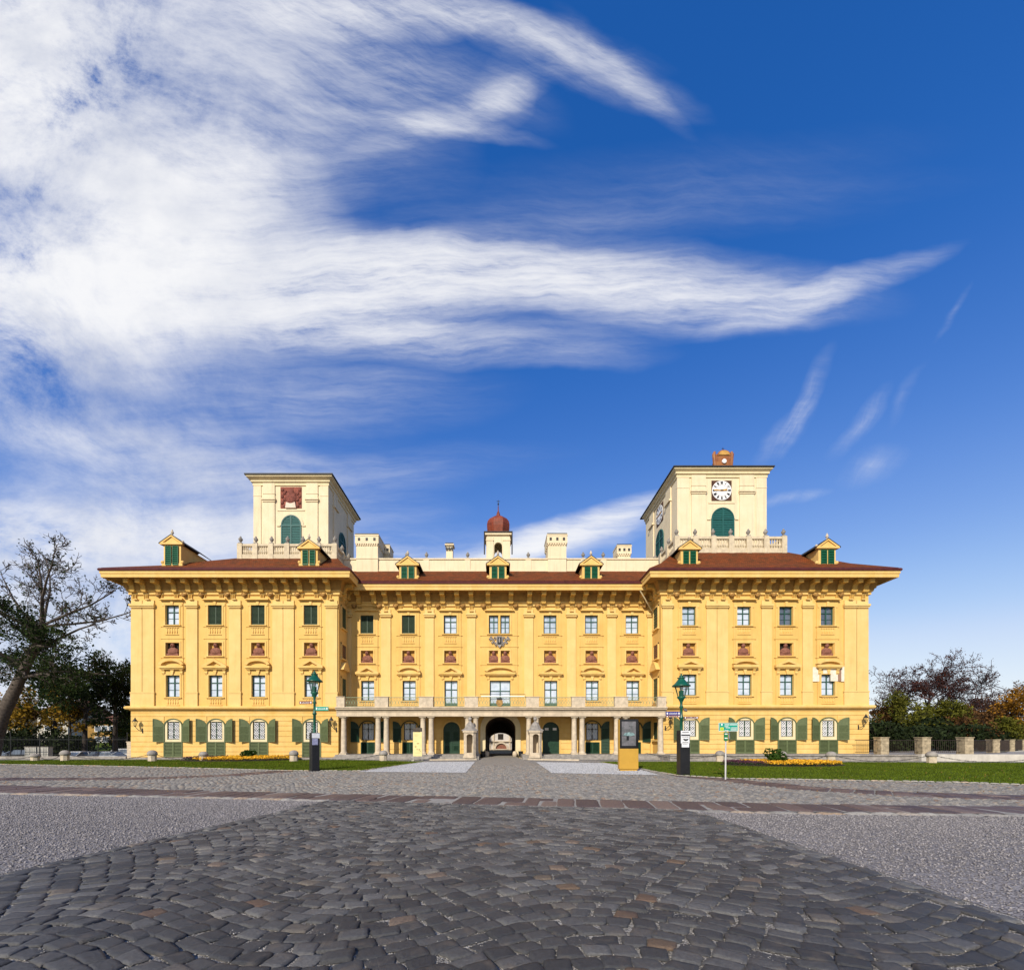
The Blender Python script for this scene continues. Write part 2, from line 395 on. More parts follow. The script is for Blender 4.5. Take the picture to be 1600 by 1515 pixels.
for W in (WL, WR):
    trim = MB(); D = DW; xl, xr = X(W['x0'], D), X(W['x1'], D); holes = []
    for i, c in enumerate(W['cols']):
        holes += [hole(c, 10.6, *W['top'], D), hole(c, 10.2, *W['ni'], D), hole(c+1, 10.9, *W['fi'], D), hole(c+1.6, 9.6, W['g0'], W['g1'], D)]
    wall_grid(walls, D, xl, xr, 0, 18.2, holes)
    for sx in (xl, xr):                         # flanks, with the recessed side windows of the inner flank left as niches
        walls.quad((sx,D,0),(sx,62,0),(sx,62,18.2),(sx,D,18.2))
    walls.quad((xl,62,0),(xr,62,0),(xr,62,18.2),(xl,62,18.2))
    yb = W['base']
    # rustication courses of the ground floor
    rows = [W['cor'][1]-.3] + list(W['gro']) + [yb]
    edges = [W['x0']] + sum([[c+1.6-14.8, c+1.6+14.6] for c in W['cols']], []) + [W['x1']]
    for j in range(len(rows)-1):
        y0, y1 = rows[j]+.28, rows[j+1]-.28
        if y1 < W['arch']-1.0: pb(trim, D, W['x0'], y0, W['x1'], y1, .05)
        else:
            for k in range(0, len(edges), 2): pb(trim, D, edges[k], y0, edges[k+1], y1, .05)
    part(trim, 'rusticated_base', YTR)
    for k, (x0, x1) in enumerate(W['pil']):     # giant pilasters with capital, base, pedestal
        trim = MB(); o = .13 + .012*(k % 2)
        pb(trim, D, x0, 952, x1, W['plinth']-.2, o); pb(trim, D, x0-1.6, 944.2, x1+1.6, 947.4, o+.17); pb(trim, D, x0-.9, 947.4, x1+.9, 949.6, o+.09)
        pb(trim, D, x0+.1, 938, x1-.1, 944.2, o-.02); pb(trim, D, x0+.3, 951, x1-.3, 952, o+.04)
        pb(trim, D, x0-1.2, W['plinth'], x1+1.2, W['plinth']+2.2, o+.06); pb(trim, D, x0-.6, W['plinth']+2.4, x1+.6, W['cor'][0], o+.03)
        pb(trim, D, (x0+x1)/2-3, 936.4, (x0+x1)/2+3, 937.8, .3); part(trim, 'pilaster', PIY)
    for i, c in enumerate(W['cols']):           # window bays
        trim = MB(); trim2 = MB()
        l0, l1, l2, l3 = W['lines']
        segs = [(939.4, l0), (l0+.5, l1), (l1+.5, l2), (l2+.5, l3), (l3+.5, W['cor'][0])]
        hx = [10.6, 10.6, 10.2, 10.6, 10.9]
        for (ya, yc2), (op0, op1) in zip(segs, [W['top'], (0,0), W['ni'], (0,0), W['fi']]):
            off = 0 if ya < 1000 else (.5 if ya < 1040 else 1)
            x0, x1 = c+off-16.5, c+off+16.5
            if op0:
                g = 11.0
                pb(trim2, D, x0, ya, c+off-g, yc2-.4, .06); pb(trim2, D, c+off+g, ya, x1, yc2-.4, .06)
                if op0-ya > .5: pb(trim2, D, c+off-g, ya, c+off+g, op0-.2, .06)
                if yc2-op1 > .9: pb(trim2, D, c+off-g, op1+.2, c+off+g, yc2-.4, .06)
            else: pb(trim2, D, x0, ya, x1, yc2-.4, .06)
            pb(trim2, D, c+off-18.5, yc2-.45, c+off+18.5, yc2, .09)
        for (op0, op1), off in ((W['top'],0), (W['fi'],1), (W['ni'],.5)):  # architraves round the openings
            g = 10.8; w = 2.3; xx = c+off
            pb(trim, D, xx-g-w, op0-w, xx-g, op1+1, .10); pb(trim, D, xx+g, op0-w, xx+g+w, op1+1, .10); pb(trim, D, xx-g, op0-w, xx+g, op0-.1, .10)
            pb(trim, D, xx-g-w-1, op1+1.0, xx+g+w+1, op1+2.0, .2)
        for sd in (-1, 1): pb(trim, D, c+sd*13.8-1.8, W['top'][0]-2.4, c+sd*13.8+1.8, W['top'][0]+1.5, .115)
        pb(trim, D, c-2, 940, c+2, W['top'][0], .16); pb(trim2, D, c-18.4, 936.6, c+18.4, 938.2, .34); pb(trim, D, c-16.5, 935, c+16.5, 936.6, .2)
        blind(trim, D, c, *W['b1']); blind(trim, D, c+1, *W['b2'])
        yb0, yb1, yap = W['ped']
        pediment(trim, D, c+1, 19.6, yb0, yb1, yap, W['seg'][i])
        a, b = X(c-1.6+.5, D), X(c+3.6-.5, D); zz0, zz1 = Z(W['fi'][0], D), Z(yb1+1.5, D)
        trim.pxz([(a+.08,zz0),(b-.08,zz0),(b+.06,zz1),(a-.06,zz1)], D-.2, D+.03)
        for sd in (-1, 1):
            xx = X(c+1+sd*14, D)
            trim.pyz([(D,Z(1054,D)),(D-.12,Z(1053.5,D)),(D-.2,Z(1051,D)),(D-.14,Z(1049,D)),(D-.3,zz1),(D,zz1)], xx-.13, xx+.13)
        part(trim, 'window_surround', YTR); part(trim2, 'wall_panel', YEL)
    trim = MB()
walls_main_holes = []
# ---- main front
D = DM
MC = [573.6, 638.3, 703.6, 780.4, 859.4, 924, 987.4]
mt, mn, mf = (961.3,989.4), (1016.4,1035.2), (1063.3,1094)
seg = [0,1,0,1,0,1,0]
holes = []
for i, c in enumerate(MC):
    if i == 3:
        for cc in (771.4, 789.2): holes += [hole(cc, 7.1, *mt, D), hole(cc, 6.6, *mn, D)]
        holes.append(hole(781.4, 16.1, 1063, 1103, D))
    else:
        holes += [hole(c, 10.0, *mt, D), hole(c+.2, 9.2, *mn, D), hole(c+1.2, 10.1, mf[0], 1103 if i in (2,4) else mf[1], D)]
GA = (X(758.5,D), X(805.5,D)); GZ0, GZS, GZT = .12, Z(1138,D), Z(1119.5,D)
holes.append((GA[0], GA[1], GZ0, GZT))
DOORS = [(692.5,718.7), (847.5,873.8)]
DZ0, DZT, DZS = .44, Z(1127.3,D), Z(1140,D)
for a, b in DOORS: holes.append((X(a,D), X(b,D), DZ0, DZT))
LOW = [(575, 'l'), (640.5, 'l'), (925.5, 'r'), (990, 'r')]
for c, s in LOW: holes.append(hole(c, 9.6, 1129.5, 1156, D))
wall_grid(walls, D, X(529,DW)-.02, X(1033,DW)+.02, 0.0, 18.0, holes, .3)
for a, b in DOORS:                               # arch spandrels
    pass
for (a, b, zs, zt) in [(X(p,D), X(q,D), DZS, DZT) for p, q in DOORS] + [(GA[0], GA[1], GZS, GZT)]:
    pts = arch_pts(a, b, zs, zt, 16)
    half = len(pts)//2
    walls.pxz(pts[:half+1] + [(a, zt+.01)], D-.004, D+.3)
    walls.pxz(pts[half:] + [(b, zt+.01)], D-.004, D+.3)
wb = part(walls, 'wall', YEL)
for c0, c1 in [(595.7,610.7),(664,678),(730,743),(819,833),(885.5,899.5),(948.5,962),(538.5,549.5),(1011,1021.5)]:
    trim = MB(); pb(trim, D, c0, 966, c1, 1103, .13); pb(trim, D, c0-1.8, 958.8, c1+1.8, 961.6, .3); pb(trim, D, c0-1, 961.6, c1+1, 964, .22)
    pb(trim, D, c0, 952, c1, 958.8, .11); pb(trim, D, (c0+c1)/2-3, 954.4, (c0+c1)/2+3, 955.8, .27); part(trim, 'pilaster', PIY)
for i, c in enumerate(MC):
    trim = MB(); trim2 = MB()
    wide = 28 if i == 3 else 17; g0 = (16.4 if i == 3 else 10.4)
    segs = [(955.4, 993.2), (993.7, 1010.8), (1011.3, 1039), (1039.4, 1054.6), (1055, 1103)]
    for (ya, yc2), (op0, op1) in zip(segs, [mt, (0,0), mn, (0,0), (mf[0], 1103 if i in (2,3,4) else mf[1])]):
        off = 0 if ya < 1040 else 1
        x0, x1 = c+off-wide, c+off+wide
        if op0:
            pb(trim2, D, x0, ya, c+off-g0, yc2-.4, .06); pb(trim2, D, c+off+g0, ya, x1, yc2-.4, .06)
            pb(trim2, D, c+off-g0, ya, c+off+g0, op0-.2, .06)
            if yc2-op1 > .9: pb(trim2, D, c+off-g0, op1+.2, c+off+g0, yc2-.4, .06)
        else: pb(trim2, D, x0, ya, x1, yc2-.4, .06)
        pb(trim2, D, c+off-wide-2, yc2-.45, c+off+wide+2, yc2, .09)
    pb(trim2, D, c-(23 if i == 3 else 17.4), 953.4, c+(23 if i == 3 else 17.4), 955, .32)
    pb(trim, D, c-(20 if i == 3 else 15), 951.6, c+(20 if i == 3 else 15), 953.4, .2)
    ops = [(mt, 0, 10.2), (mn, .2, 9.6), ((mf[0], 1103 if i in (2,4) else mf[1]), 1.2, 10.3)] if i != 3 else [(mt, 0, 16.6), (mn, 0, 16.6), ((1063,1103), 1, 16.3)]
    for (op0, op1), off, g in ops:
        w = 2.2; xx = c+off
        pb(trim, D, xx-g-w, op0-w, xx-g, min(op1+1, 1103), .10); pb(trim, D, xx+g, op0-w, xx+g+w, min(op1+1, 1103), .10); pb(trim, D, xx-g, op0-w, xx+g, op0-.1, .10)
        if op1 < 1100: pb(trim, D, xx-g-w-1, op1+1.0, xx+g+w+1, op1+1.9, .2)
    if i == 3:
        pb(trim, D, 778.9, mt[0], 781.7, mt[1], .10); pb(trim, D, 778.4, mn[0], 782.2, mn[1], .10)
    else:
        pb(trim, D, c-2, 956, c+2, mt[0]-.1, .15)
        blind(trim, D, c, 995.3, 1004.5, 8.8)
        if i not in (2, 4): blind(trim, D, c+1.2, 1096.6, 1102.6, 8.8)
    pediment(trim, D, c+1, 24 if i == 3 else 18.3, 1050.6, 1053.8, 1040.2, seg[i])
    if i != 3:
        a, b = X(c-1.1+.2, D), X(c+3.1, D); z0_, z1_ = Z(mf[0], D), Z(1054.9, D)
        trim.pxz([(a+.08,z0_),(b-.08,z0_),(b+.06,z1_),(a-.06,z1_)], D-.19, D+.03)
    for sd in (-1, 1):
        xx = X(c+1+sd*(18.5 if i == 3 else 12.6), D)
        trim.pyz([(D,Z(1062.5,D)),(D-.12,Z(1062,D)),(D-.2,Z(1060,D)),(D-.14,Z(1058,D)),(D-.3,Z(1055,D)),(D,Z(1055,D))], xx-.12, xx+.12)
    part(trim, 'window_surround', YTR); part(trim2, 'wall_panel', YEL)
trim = MB()
# portico back wall courses and door surrounds
rows = [1122, 1129, 1137, 1145, 1153, 1161, 1170, 1178.5]
arc_ = {k: MB() for k in range(0, 18, 2)}
gaps = [(560,589.5),(625.5,655.5),(690,721),(746,818),(845,876),(910.5,940.5),(975,1005)]
for j in range(len(rows)-1):
    xs = [541] + [v for g in gaps for v in g] + [1019]
    for k in range(0, len(xs), 2): pb(arc_[k], D, xs[k], rows[j]+.3, xs[k+1], rows[j+1]-.3, .045)
for k in arc_:
    if arc_[k].v: part(arc_[k], 'arcade_wall_course', YTR)
for a, b in DOORS:
    trim = MB(); za = arch_pts(X(a-2.2,D), X(b+2.2,D), DZS, DZT+.15); zi = arch_pts(X(a,D), X(b,D), DZS, DZT)
    trim.pxz(za+zi[::-1], D-.08, D+.02)
    trim.box(X(a-2.2,D), D-.08, DZ0, X(a,D), D+.02, DZS); trim.box(X(b,D), D-.08, DZ0, X(b+2.2,D), D+.02, DZS); part(trim, 'door_surround', YTR)

# ---- windows, busts, shutters, ground-floor windows
for W in (WL, WR):
    D = DW
    for i, c in enumerate(W['cols']):
        h = hole(c, 10.6, *W['top'], D)
        if W is WL and i > 0: shutter_closed(D, *h)
        else: window(D, *h, gl=(GL1 if W is WL else [GL2, GL1, GL3, GL3][i]))
        window(D, *hole(c+1, 10.9, *W['fi'], D), gl=GL1)
        niche_bust(D, c, 10.2, *W['ni'], dark=(W is WL and i == 0) or (W is WR and i == 2), rot=i-1.5)
        ground_window(D, c+1.6, W, W)
D = DM
for i, c in enumerate(MC):
    if i == 3:
        for cc in (771.4, 789.2):
            window(D, *hole(cc, 7.1, *mt, D), gl=GL2); niche_bust(D, cc, 6.6, *mn)
        window(D, *hole(781.4, 16.1, 1063, 1103, D), gl=GL1, door=True, tr=.4)
    else:
        h = hole(c, 10.0, *mt, D)
        if i < 2: shutter_closed(D, *h)
        else: window(D, *h, gl=[0,0,GL1,0,GL2,GL2,GL1][i])
        niche_bust(D, c+.2, 9.2, *mn, rot=i-3)
        window(D, *hole(c+1.2, 10.1, mf[0], 1103 if i in (2,4) else mf[1], D), gl=GL1, door=i in (2,4))
# inner flank windows of the two wings
for xw, sg in ((X(529,DW), 1), (X(1033,DW), -1)):
    for y0, y1 in ((950,981), (1008,1028), (1060,1094), (1128,1154)):
        z0, z1 = Z(y1,46.4), Z(y0,46.4); fl = MB()
        fl.cur = 1; fl.box(xw, 45.75, z0, xw+sg*.045, 46.95, z1)
        fl.cur = 0
        for a, b in ((45.6,45.75),(46.95,47.1)): fl.box(xw, a, z0-.1, xw+sg*.12, b, z1+.15)
        fl.box(xw, 45.6, z1, xw+sg*.121, 47.1, z1+.15); fl.box(xw, 45.5, z0-.25, xw+sg*.2, 47.2, z0-.1)
        fl.cur = 2 if y0 == 1008 else 1
        for k in range(7):
            zz = z0+(z1-z0)*(k+.5)/7; fl.box(xw+sg*.04, 45.8, zz-.05, xw+sg*.08, 46.9, zz+.03)
        part(fl, 'flank_window', [YTR, SHD, TER])
    zz = Z(1048,46.4); fl = MB()
    fl.prism([(45.3,zz),(45.9,zz+.75),(46.35,zz+.95),(46.8,zz+.75),(47.4,zz)], lambda p: (xw,p[0],p[1]), lambda p: (xw+sg*.4,p[0],p[1])); part(fl, 'flank_pediment', YTR)

# ---- ground floor below the balcony: arched windows with dark green shutters, two doors, gate
for c, s in LOW:
    D = DM; mb = MB(); ga, gb, g0, g1 = hole(c, 9.6, 1129.5, 1156, D)
    y = D+.1; t = .08
    mb.box(ga, y, g0, ga+t, y+.08, g1); mb.box(gb-t, y, g0, gb, y+.08, g1); mb.box(ga, y-.003, g1-t, gb, y+.08, g1); mb.box(ga, y-.003, g0, gb, y+.08, g0+t)
    m = (ga+gb)/2; mb.box(m-.05, y-.01, g0, m+.05, y+.07, g1); zz = g0+(g1-g0)*.64; mb.box(ga, y-.006, zz-.04, gb, y+.07, zz+.04)
    o = part(mb, 'arched_window', BLK)
    p = MB(); p.quad((ga,y+.06,g0),(gb,y+.06,g0),(gb,y+.06,g1),(ga,y+.06,g1)); p.build('pane', GL2, o)
    gr = MB()
    for q in range(6):
        x0 = ga+.1+(gb-ga-.2)*q/6; x1 = ga+.1+(gb-ga-.2)*(q+1)/6
        for r_ in range(5):
            z0 = g0+(g1-g0)*r_/5; z1 = g0+(g1-g0)*(r_+1)/5
            gr.tube([(x0,y-.03,z0),(x1,y-.03,z1)] if (q+r_) % 2 else [(x0,y-.03,z1),(x1,y-.03,z0)], .013, 4)
    gr.build('grille', WHT, o)
    q = MB(); hw = 12.4; a, b = X(c-hw,D), X(c+hw,D); zs, zt = Z(1137,D), Z(1126.5,D); zb = Z(1159,D)
    q.pxz(arch_pts(a-.09,b+.09,zs,zt+.09)+arch_pts(a,b,zs,zt)[::-1], D-.12, D+.02)
    q.build('arch_frame', DRG, o)
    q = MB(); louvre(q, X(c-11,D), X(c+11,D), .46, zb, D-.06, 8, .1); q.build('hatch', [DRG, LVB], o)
    for sd in (-1, 1):
        if c > 900 and sd == -1: continue
        hx = X(c+sd*(hw+1.2), D); wl = .85; s_ = MB(); zsp = zs-.05; rise = zt-zsp
        zlow = zb if not (900 < c < 950) else .5
        pts = [(0,zlow),(wl,zlow)] + [(u*wl, zsp+rise*math.sqrt(max(1-(1-u)**2,0))) for u in (1,.8,.6,.4,.2,.05,0)]
        s_.pxz(pts, 0, .05); slats(s_, .08, wl-.08, zlow+.1, zsp, -.05, 16, .045)
        s_.v = [(hx+sd*u*.97, D-.09-u*.22+d, z) for u, d, z in s_.v]
        s_.build('shutter', DRG, o)
for k, (a, b) in enumerate(DOORS):
    D = DM; mb = MB(); xa, xb = X(a,D), X(b,D); y = D+.16; m = (xa+xb)/2
    mb.pxz([(xa,DZ0),(xb,DZ0)] + arch_pts(xa,xb,DZS,DZT)[::-1], y, y+.1)
    o = part(mb, 'arched_door', DRG)
    q = MB(); q.box(m-.06, y-.05, DZ0, m+.06, y, DZT-.1); q.box(xa, y-.045, DZS-.05, xb, y, DZS+.08); q.box(xa, y-.04, DZ0, xb, y, DZ0+.2)
    for sd in (-1, 1):
        for z0, z1 in ((DZ0+.3, 1.35), (1.5, DZS-.15)):
            x0 = m+sd*.14; x1 = m+sd*((xb-xa)/2-.12)
            for za, zb_ in ((z0, z0+.06), (z1-.06, z1)): q.box(x0, y-.03, za, x1, y, zb_)
            for xx in (x0, x1-sd*.06): q.box(xx, y-.028, z0+.06, xx+sd*.06, y, z1-.06)
            if k == 0: slats(q, min(x0,x1)+.06, max(x0,x1)-.06, z0+.06, z1-.06, y-.04, 9, .035)
    q.build('door_panel', DRG, o)
    if k == 1:
        q = MB()
        for sd in (-1, 1): q.box(m+sd*.42-.2, y-.055, 2.95, m+sd*.42+.2, y-.046, 3.2)
        q.build('door_notice', WHT, o)
g = MB(); D = DM                                 # gate passage
g.cur = 0
vault = arch_pts(GA[0], GA[1], GZS, GZT, 16)
for i in range(len(vault)-1):
    g.quad((vault[i][0],D+.29,vault[i][1]), (vault[i+1][0],D+.29,vault[i+1][1]), (vault[i+1][0],61.8,vault[i+1][1]), (vault[i][0],61.8,vault[i][1]))
for xx in GA: g.quad((xx,D+.29,0),(xx,61.8,0),(xx,61.8,GZS),(xx,D+.29,GZS))
ia, ib, izs, izt = -1.25, 1.82, 1.95, 2.92
e = arch_pts(ia, ib, izs, izt, 14)
g.pxz([(GA[0],0),(ia,0)] + e[:8] + [(e[7][0], GZT), (GA[0], GZT)], 61.5, 61.8)
g.pxz([(GA[1],0),(ib,0)] + e[::-1][:8] + [(e[7][0], GZT), (GA[1], GZT)], 61.5, 61.8)
for yy in (51.5, 55.2, 58.6):                   # ribs of the vault
    v2 = [(x*.93, z-.14) for x, z in vault]
    g.pxz(vault+v2[::-1], yy, yy+.4)
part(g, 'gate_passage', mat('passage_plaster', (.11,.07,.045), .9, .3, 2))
g = MB()
pa = arch_pts(X(750.5,D), X(813.5,D), GZS, Z(1108,D)); pi_ = vault
g.pxz(pa+pi_[::-1], D-.10, D+.02)
g.box(X(750.5,D), D-.10, .1, GA[0], D+.02, GZS); g.box(GA[1], D-.10, .1, X(813.5,D), D+.02, GZS)
part(g, 'gate_surround', CRT)
g = MB(); g.tube([(.1,D+4,GZT),(.1,D+4,3.6)], .015, 4); g.lathe(.1, D+4, [(.05,3.6),(.17,3.5),(.12,3.15),(.05,3.1)], 8); part(g, 'passage_lantern', BLK)
# courtyard seen through the gate
g = MB(); DC = 92.0
g.cur = 0; g.box(-14, DC, 0, 14, DC+1, 16)
g.cur = 1
def cb(x0,y0,x1,y1,o): g.box(X(x0,DC), DC-o, Z(y0,DC), X(x1,DC), DC+.1, Z(y1,DC))
for xx in (764,770,795,801): cb(xx,1140,xx+2.6,1181,.25)
cb(740,1157,820,1158.5,.4); cb(740,1169.5,820,1171,.3)
ao = arch_pts(X(772,DC), X(794,DC), Z(1169.5,DC), Z(1158.5,DC)); ai = arch_pts(X(774.5,DC), X(791.5,DC), Z(1169.5,DC), Z(1161,DC))
g.pxz(ao+ai[::-1], DC-.35, DC)
g.cur = 2; g.pxz([(X(774.5,DC),Z(1169.5,DC))]+ai+[(X(791.5,DC),Z(1169.5,DC))], DC-.05, DC+.05)
g.cur = 3; cb(778,1146,786.5,1155,.03); cb(772,1172,793,1177.5,.08)
part(g, 'courtyard_front', [mat('court_stone', (.55,.50,.44), .9, .15, 1), STN, TER, DRK])

# ---- main cornice, brackets
def cornice_profile(zg, zf, zs):                 # gutter top, fascia bottom, soffit at wall
    return [(0,zs-.55),(.16,zs-.5),(.16,zs-.28),(.28,zs-.2),(.28,zf+.05),(1.5,zf+.05),(1.55,zf-.06),(1.62,zf-.06),(1.64,zf+.25),(1.7,zf+.3),(1.7,zf+.56),(0,zf+.56)]
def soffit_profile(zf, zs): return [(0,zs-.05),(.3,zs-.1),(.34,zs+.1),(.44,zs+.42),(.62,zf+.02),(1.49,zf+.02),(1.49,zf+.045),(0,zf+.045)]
def gutter_profile(zg): return [(1.45,zg),(1.78,zg-.02),(1.82,zg+.12),(1.74,zg+.24),(1.3,zg+.36),(1.2,zg+.2)]
cor = MB(); gut = MB(); sof = MB()
xlA, xlB, xrA, xrB = X(205,DW), X(529,DW), X(1033,DW), X(1357,DW)
for a, b in ((xlA, xlB), (xrA, xrB)):
    path = [(a,61.9),(a,DW),(b,DW),(b,61.9)]
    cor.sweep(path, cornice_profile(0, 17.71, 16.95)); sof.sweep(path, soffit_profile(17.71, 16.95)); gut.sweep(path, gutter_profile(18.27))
path = [(xlB-.2,DM),(xrA+.2,DM)]
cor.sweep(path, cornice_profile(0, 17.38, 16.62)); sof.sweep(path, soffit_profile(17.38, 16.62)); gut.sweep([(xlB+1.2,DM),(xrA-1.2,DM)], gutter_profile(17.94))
for W, a, b in ((WL, xlA, xlB), (WR, xrA, xrB)):
    z0, z1 = Z(W['cor'][1],DW), Z(W['cor'][0],DW)
    cor.sweep([(a,61.9),(a,DW),(b,DW),(b,DM+.05)], [(0,z0-.1),(.12,z0-.08),(.14,z0),(.34,z0+.04),(.42,z0+.14),(.42,z1-.06),(.3,z1+.03),(0,z1+.05)])
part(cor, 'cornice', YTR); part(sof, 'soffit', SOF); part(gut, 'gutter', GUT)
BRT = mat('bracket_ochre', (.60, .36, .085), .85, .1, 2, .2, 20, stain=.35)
def bracket(x, D, dz, rot=0):
    mb = MB(); w = .235
    pr = [(0,17.72),(1.25,17.72),(1.25,17.64),(1.2,17.64),(1.2,17.34),(1.12,17.31),(.66,17.33),(.52,17.22),(.47,17.0),(.46,16.8),(.40,16.64),(.28,16.58),(.2,16.62),(0,16.6)]
    mb.prism([(o, z+dz) for o, z in pr], lambda p: (-w,-p[0],p[1]), lambda p: (w,-p[0],p[1]))
    for k in (-1, 1):
        mb.ball((k*(w+.01), -.36, 16.78+dz), .05, .16, .17, 8, 5)
        mb.box(k*.15-.035, -.14, 16.02+dz, k*.15+.035, 0, 16.58+dz)
    mb.box(-.035, -.13, 16.02+dz, .035, 0, 16.58+dz)
    mb.box(-w-.06, -1.31, 17.63+dz, w+.06, -1.05, 17.73+dz)
    c, s = math.cos(rot), math.sin(rot)
    mb.v = [(x+p[0]*c-p[1]*s, D+p[0]*s+p[1]*c, p[2]) for p in mb.v]
    return part(mb, 'bracket', BRT)
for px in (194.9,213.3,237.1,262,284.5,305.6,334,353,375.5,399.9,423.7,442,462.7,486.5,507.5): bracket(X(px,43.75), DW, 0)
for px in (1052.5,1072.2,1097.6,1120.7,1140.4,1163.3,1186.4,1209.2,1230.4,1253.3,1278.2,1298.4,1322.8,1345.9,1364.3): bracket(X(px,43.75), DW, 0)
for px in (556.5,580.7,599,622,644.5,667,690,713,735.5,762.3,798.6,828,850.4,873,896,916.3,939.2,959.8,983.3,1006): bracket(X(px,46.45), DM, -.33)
for xx, rt in ((xlB, R(90)), (xrA, R(-90)), (xlA, R(-90)), (xrB, R(90))):
    for yy in (45.7, 47.0): bracket(xx, yy, 0, rt)
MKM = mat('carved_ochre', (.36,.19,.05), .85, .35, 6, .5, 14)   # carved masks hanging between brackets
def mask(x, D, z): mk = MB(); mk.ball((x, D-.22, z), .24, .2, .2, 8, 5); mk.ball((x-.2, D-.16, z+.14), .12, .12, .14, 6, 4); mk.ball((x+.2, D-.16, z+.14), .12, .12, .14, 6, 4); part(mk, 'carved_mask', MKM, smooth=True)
for W in (WL, WR):
    for c in W['cols']:
        for sd in (-1, 1): mask(X(c+sd*20, DW), DW, 16.35)
for c in MC:
    for sd in (-1, 1): mask(X(c+sd*(25 if c == 780.4 else 19.5), DM), DM, 16.05)
dp = MB(); dp.tube([(X(1000,46.2),46.2,17.3),(X(1022,47.2),47.4,Z(958,47.4)),(X(1022.5,47.4),47.5,5.3)], .07, 6); part(dp, 'drainpipe', CRT)

# ---- roofs
BL, BR_ = (X(373,48), X(527,48), 21.4), (X(1054,48), X(1227,48), 22.05)
rf = MB()
ze = 18.58
for (wa, wb_), (ba, bb, zt), in (((xlA, xlB), BL), ((xrA, xrB), BR_)):
    e0, e1, ef, eb = wa-1.62, wb_+1.62, DW-1.62, 63.0
    def mid(p, q, t, k): return tuple(p[i]+(q[i]-p[i])*t for i in (0,1)) + (p[2]+(q[2]-p[2])*k,)
    Ec = [(e0,eb,ze),(e0,ef,ze),(e1,ef,ze),(e1,eb,ze)]; Tc = [(ba,55,zt),(ba,48,zt),(bb,48,zt),(bb,55,zt)]
    Mc = [mid(p, q, .40, .33) for p, q in zip(Ec, Tc)]
    for i in range(3):
        rf.quad(Ec[i], Ec[i+1], Mc[i+1], Mc[i]); rf.quad(Mc[i], Mc[i+1], Tc[i+1], Tc[i])
    rf.quad(Ec[3], Ec[0], Tc[0], Tc[3]); rf.poly(Tc)
rf.quad((xlB-1,DM-1.62,18.26),(xrA+1,DM-1.62,18.26),(xrA+1,50.0,20.75),(xlB-1,50.0,20.75))
rf.quad((xlB-1,50.0,20.75),(xrA+1,50.0,20.75),(xrA+1,62,20.75),(xlB-1,62,20.75))
part(rf, 'roof', ROOF)
# ---- rear wall of the main block (courtyard side) with the passage opening
rw = MB(); wall_grid(rw, 62.02, xlB, xrA, 0, 20.7, [(ia, ib, 0, izt)], .05); part(rw, 'courtyard_wall', CRM)
# ---- main parapet with urns
def urn(x, y, z, h=.95, parent=None, m=None):
    mb = MB(); s = h/.95
    mb.box(x-.2*s, y-.2*s, z, x+.2*s, y+.2*s, z+.16*s)
    mb.lathe(x, y, [(.1*s,z+.16*s),(.07*s,z+.24*s),(.2*s,z+.42*s),(.25*s,z+.58*s),(.22*s,z+.68*s),(.1*s,z+.74*s),(.13*s,z+.8*s),(.06*s,z+.95*s)], 10)
    return mb.build('urn', m or STG, parent)
pp = MB(); pz0, pz1 = 20.6, Z(874.2,50)
pp.box(xlB-1.5, 50, pz0, xrA+1.5, 50.45, pz1); pp.box(xlB-1.5, 49.9, pz1, xrA+1.5, 50.55, pz1+.14); pp.box(xlB-1.5, 49.93, pz0-.05, xrA+1.5, 50, pz0+.25)
for px in (666,730.6,825.6,911.6,943,640): pp.box(X(px,50)-.32, 49.94, pz0+.2, X(px,50)+.32, 50, pz1)
po = part(pp, 'parapet', CRM)
for px in (635,666,730.6,825.6,911.6,943): urn(X(px,50), 50.2, pz1+.14, .8, po)
# ---- chimneys
def chimney(x0, x1, ytop, D, dep, dent=True):
    mb = MB(); a, b = X(x0,D), X(x1,D); zt = Z(ytop,D); zb = 20.2; mb.cur = 0
    mb.box(a+.08, D, zb, b-.08, D+dep, zt-.15)
    mb.box(a+.05, D-.05, pz1+.02, b-.05, D+dep+.05, pz1+.16)
    zd = zt-1.25
    if dent:
        mb.box(a-.02, D-.12, zd+.18, b+.02, D+dep+.12, zt-.22)
        n = max(4, int((b-a)/.25))
        for i in range(n): mb.box(a+.02+(b-a-.04)*(i+.15)/n, D-.11, zd, a+.02+(b-a-.04)*(i+.7)/n, D+.1, zd+.18)
        for yy in range(4):
            for xx in (a-.01, b-.1): mb.box(xx, D+dep*(yy+.15)/4, zd, xx+.11, D+dep*(yy+.7)/4, zd+.18)
    mb.box(a-.06, D-.16, zt-.22, b+.06, D+dep+.16, zt-.08)
    mb.cur = 1; mb.box(a, D-.1, zt-.08, b, D+dep+.1, zt+.06)
    for i in range(3):
        xx = a+(b-a)*(i+.5)/3; mb.box(xx-.12, D-.165, zt-.75, xx+.12, D-.118, zt-.45)
    return part(mb, 'chimney', [CRM, SLT])
chimney(555.5,591.5,834.5,49.8,2.4); chimney(592,609,851,52.5,1.6); chimney(696,708.5,849,51,.8,False)
chimney(855,886,834,49.8,2.6); chimney(964,986,851,52,1.6)
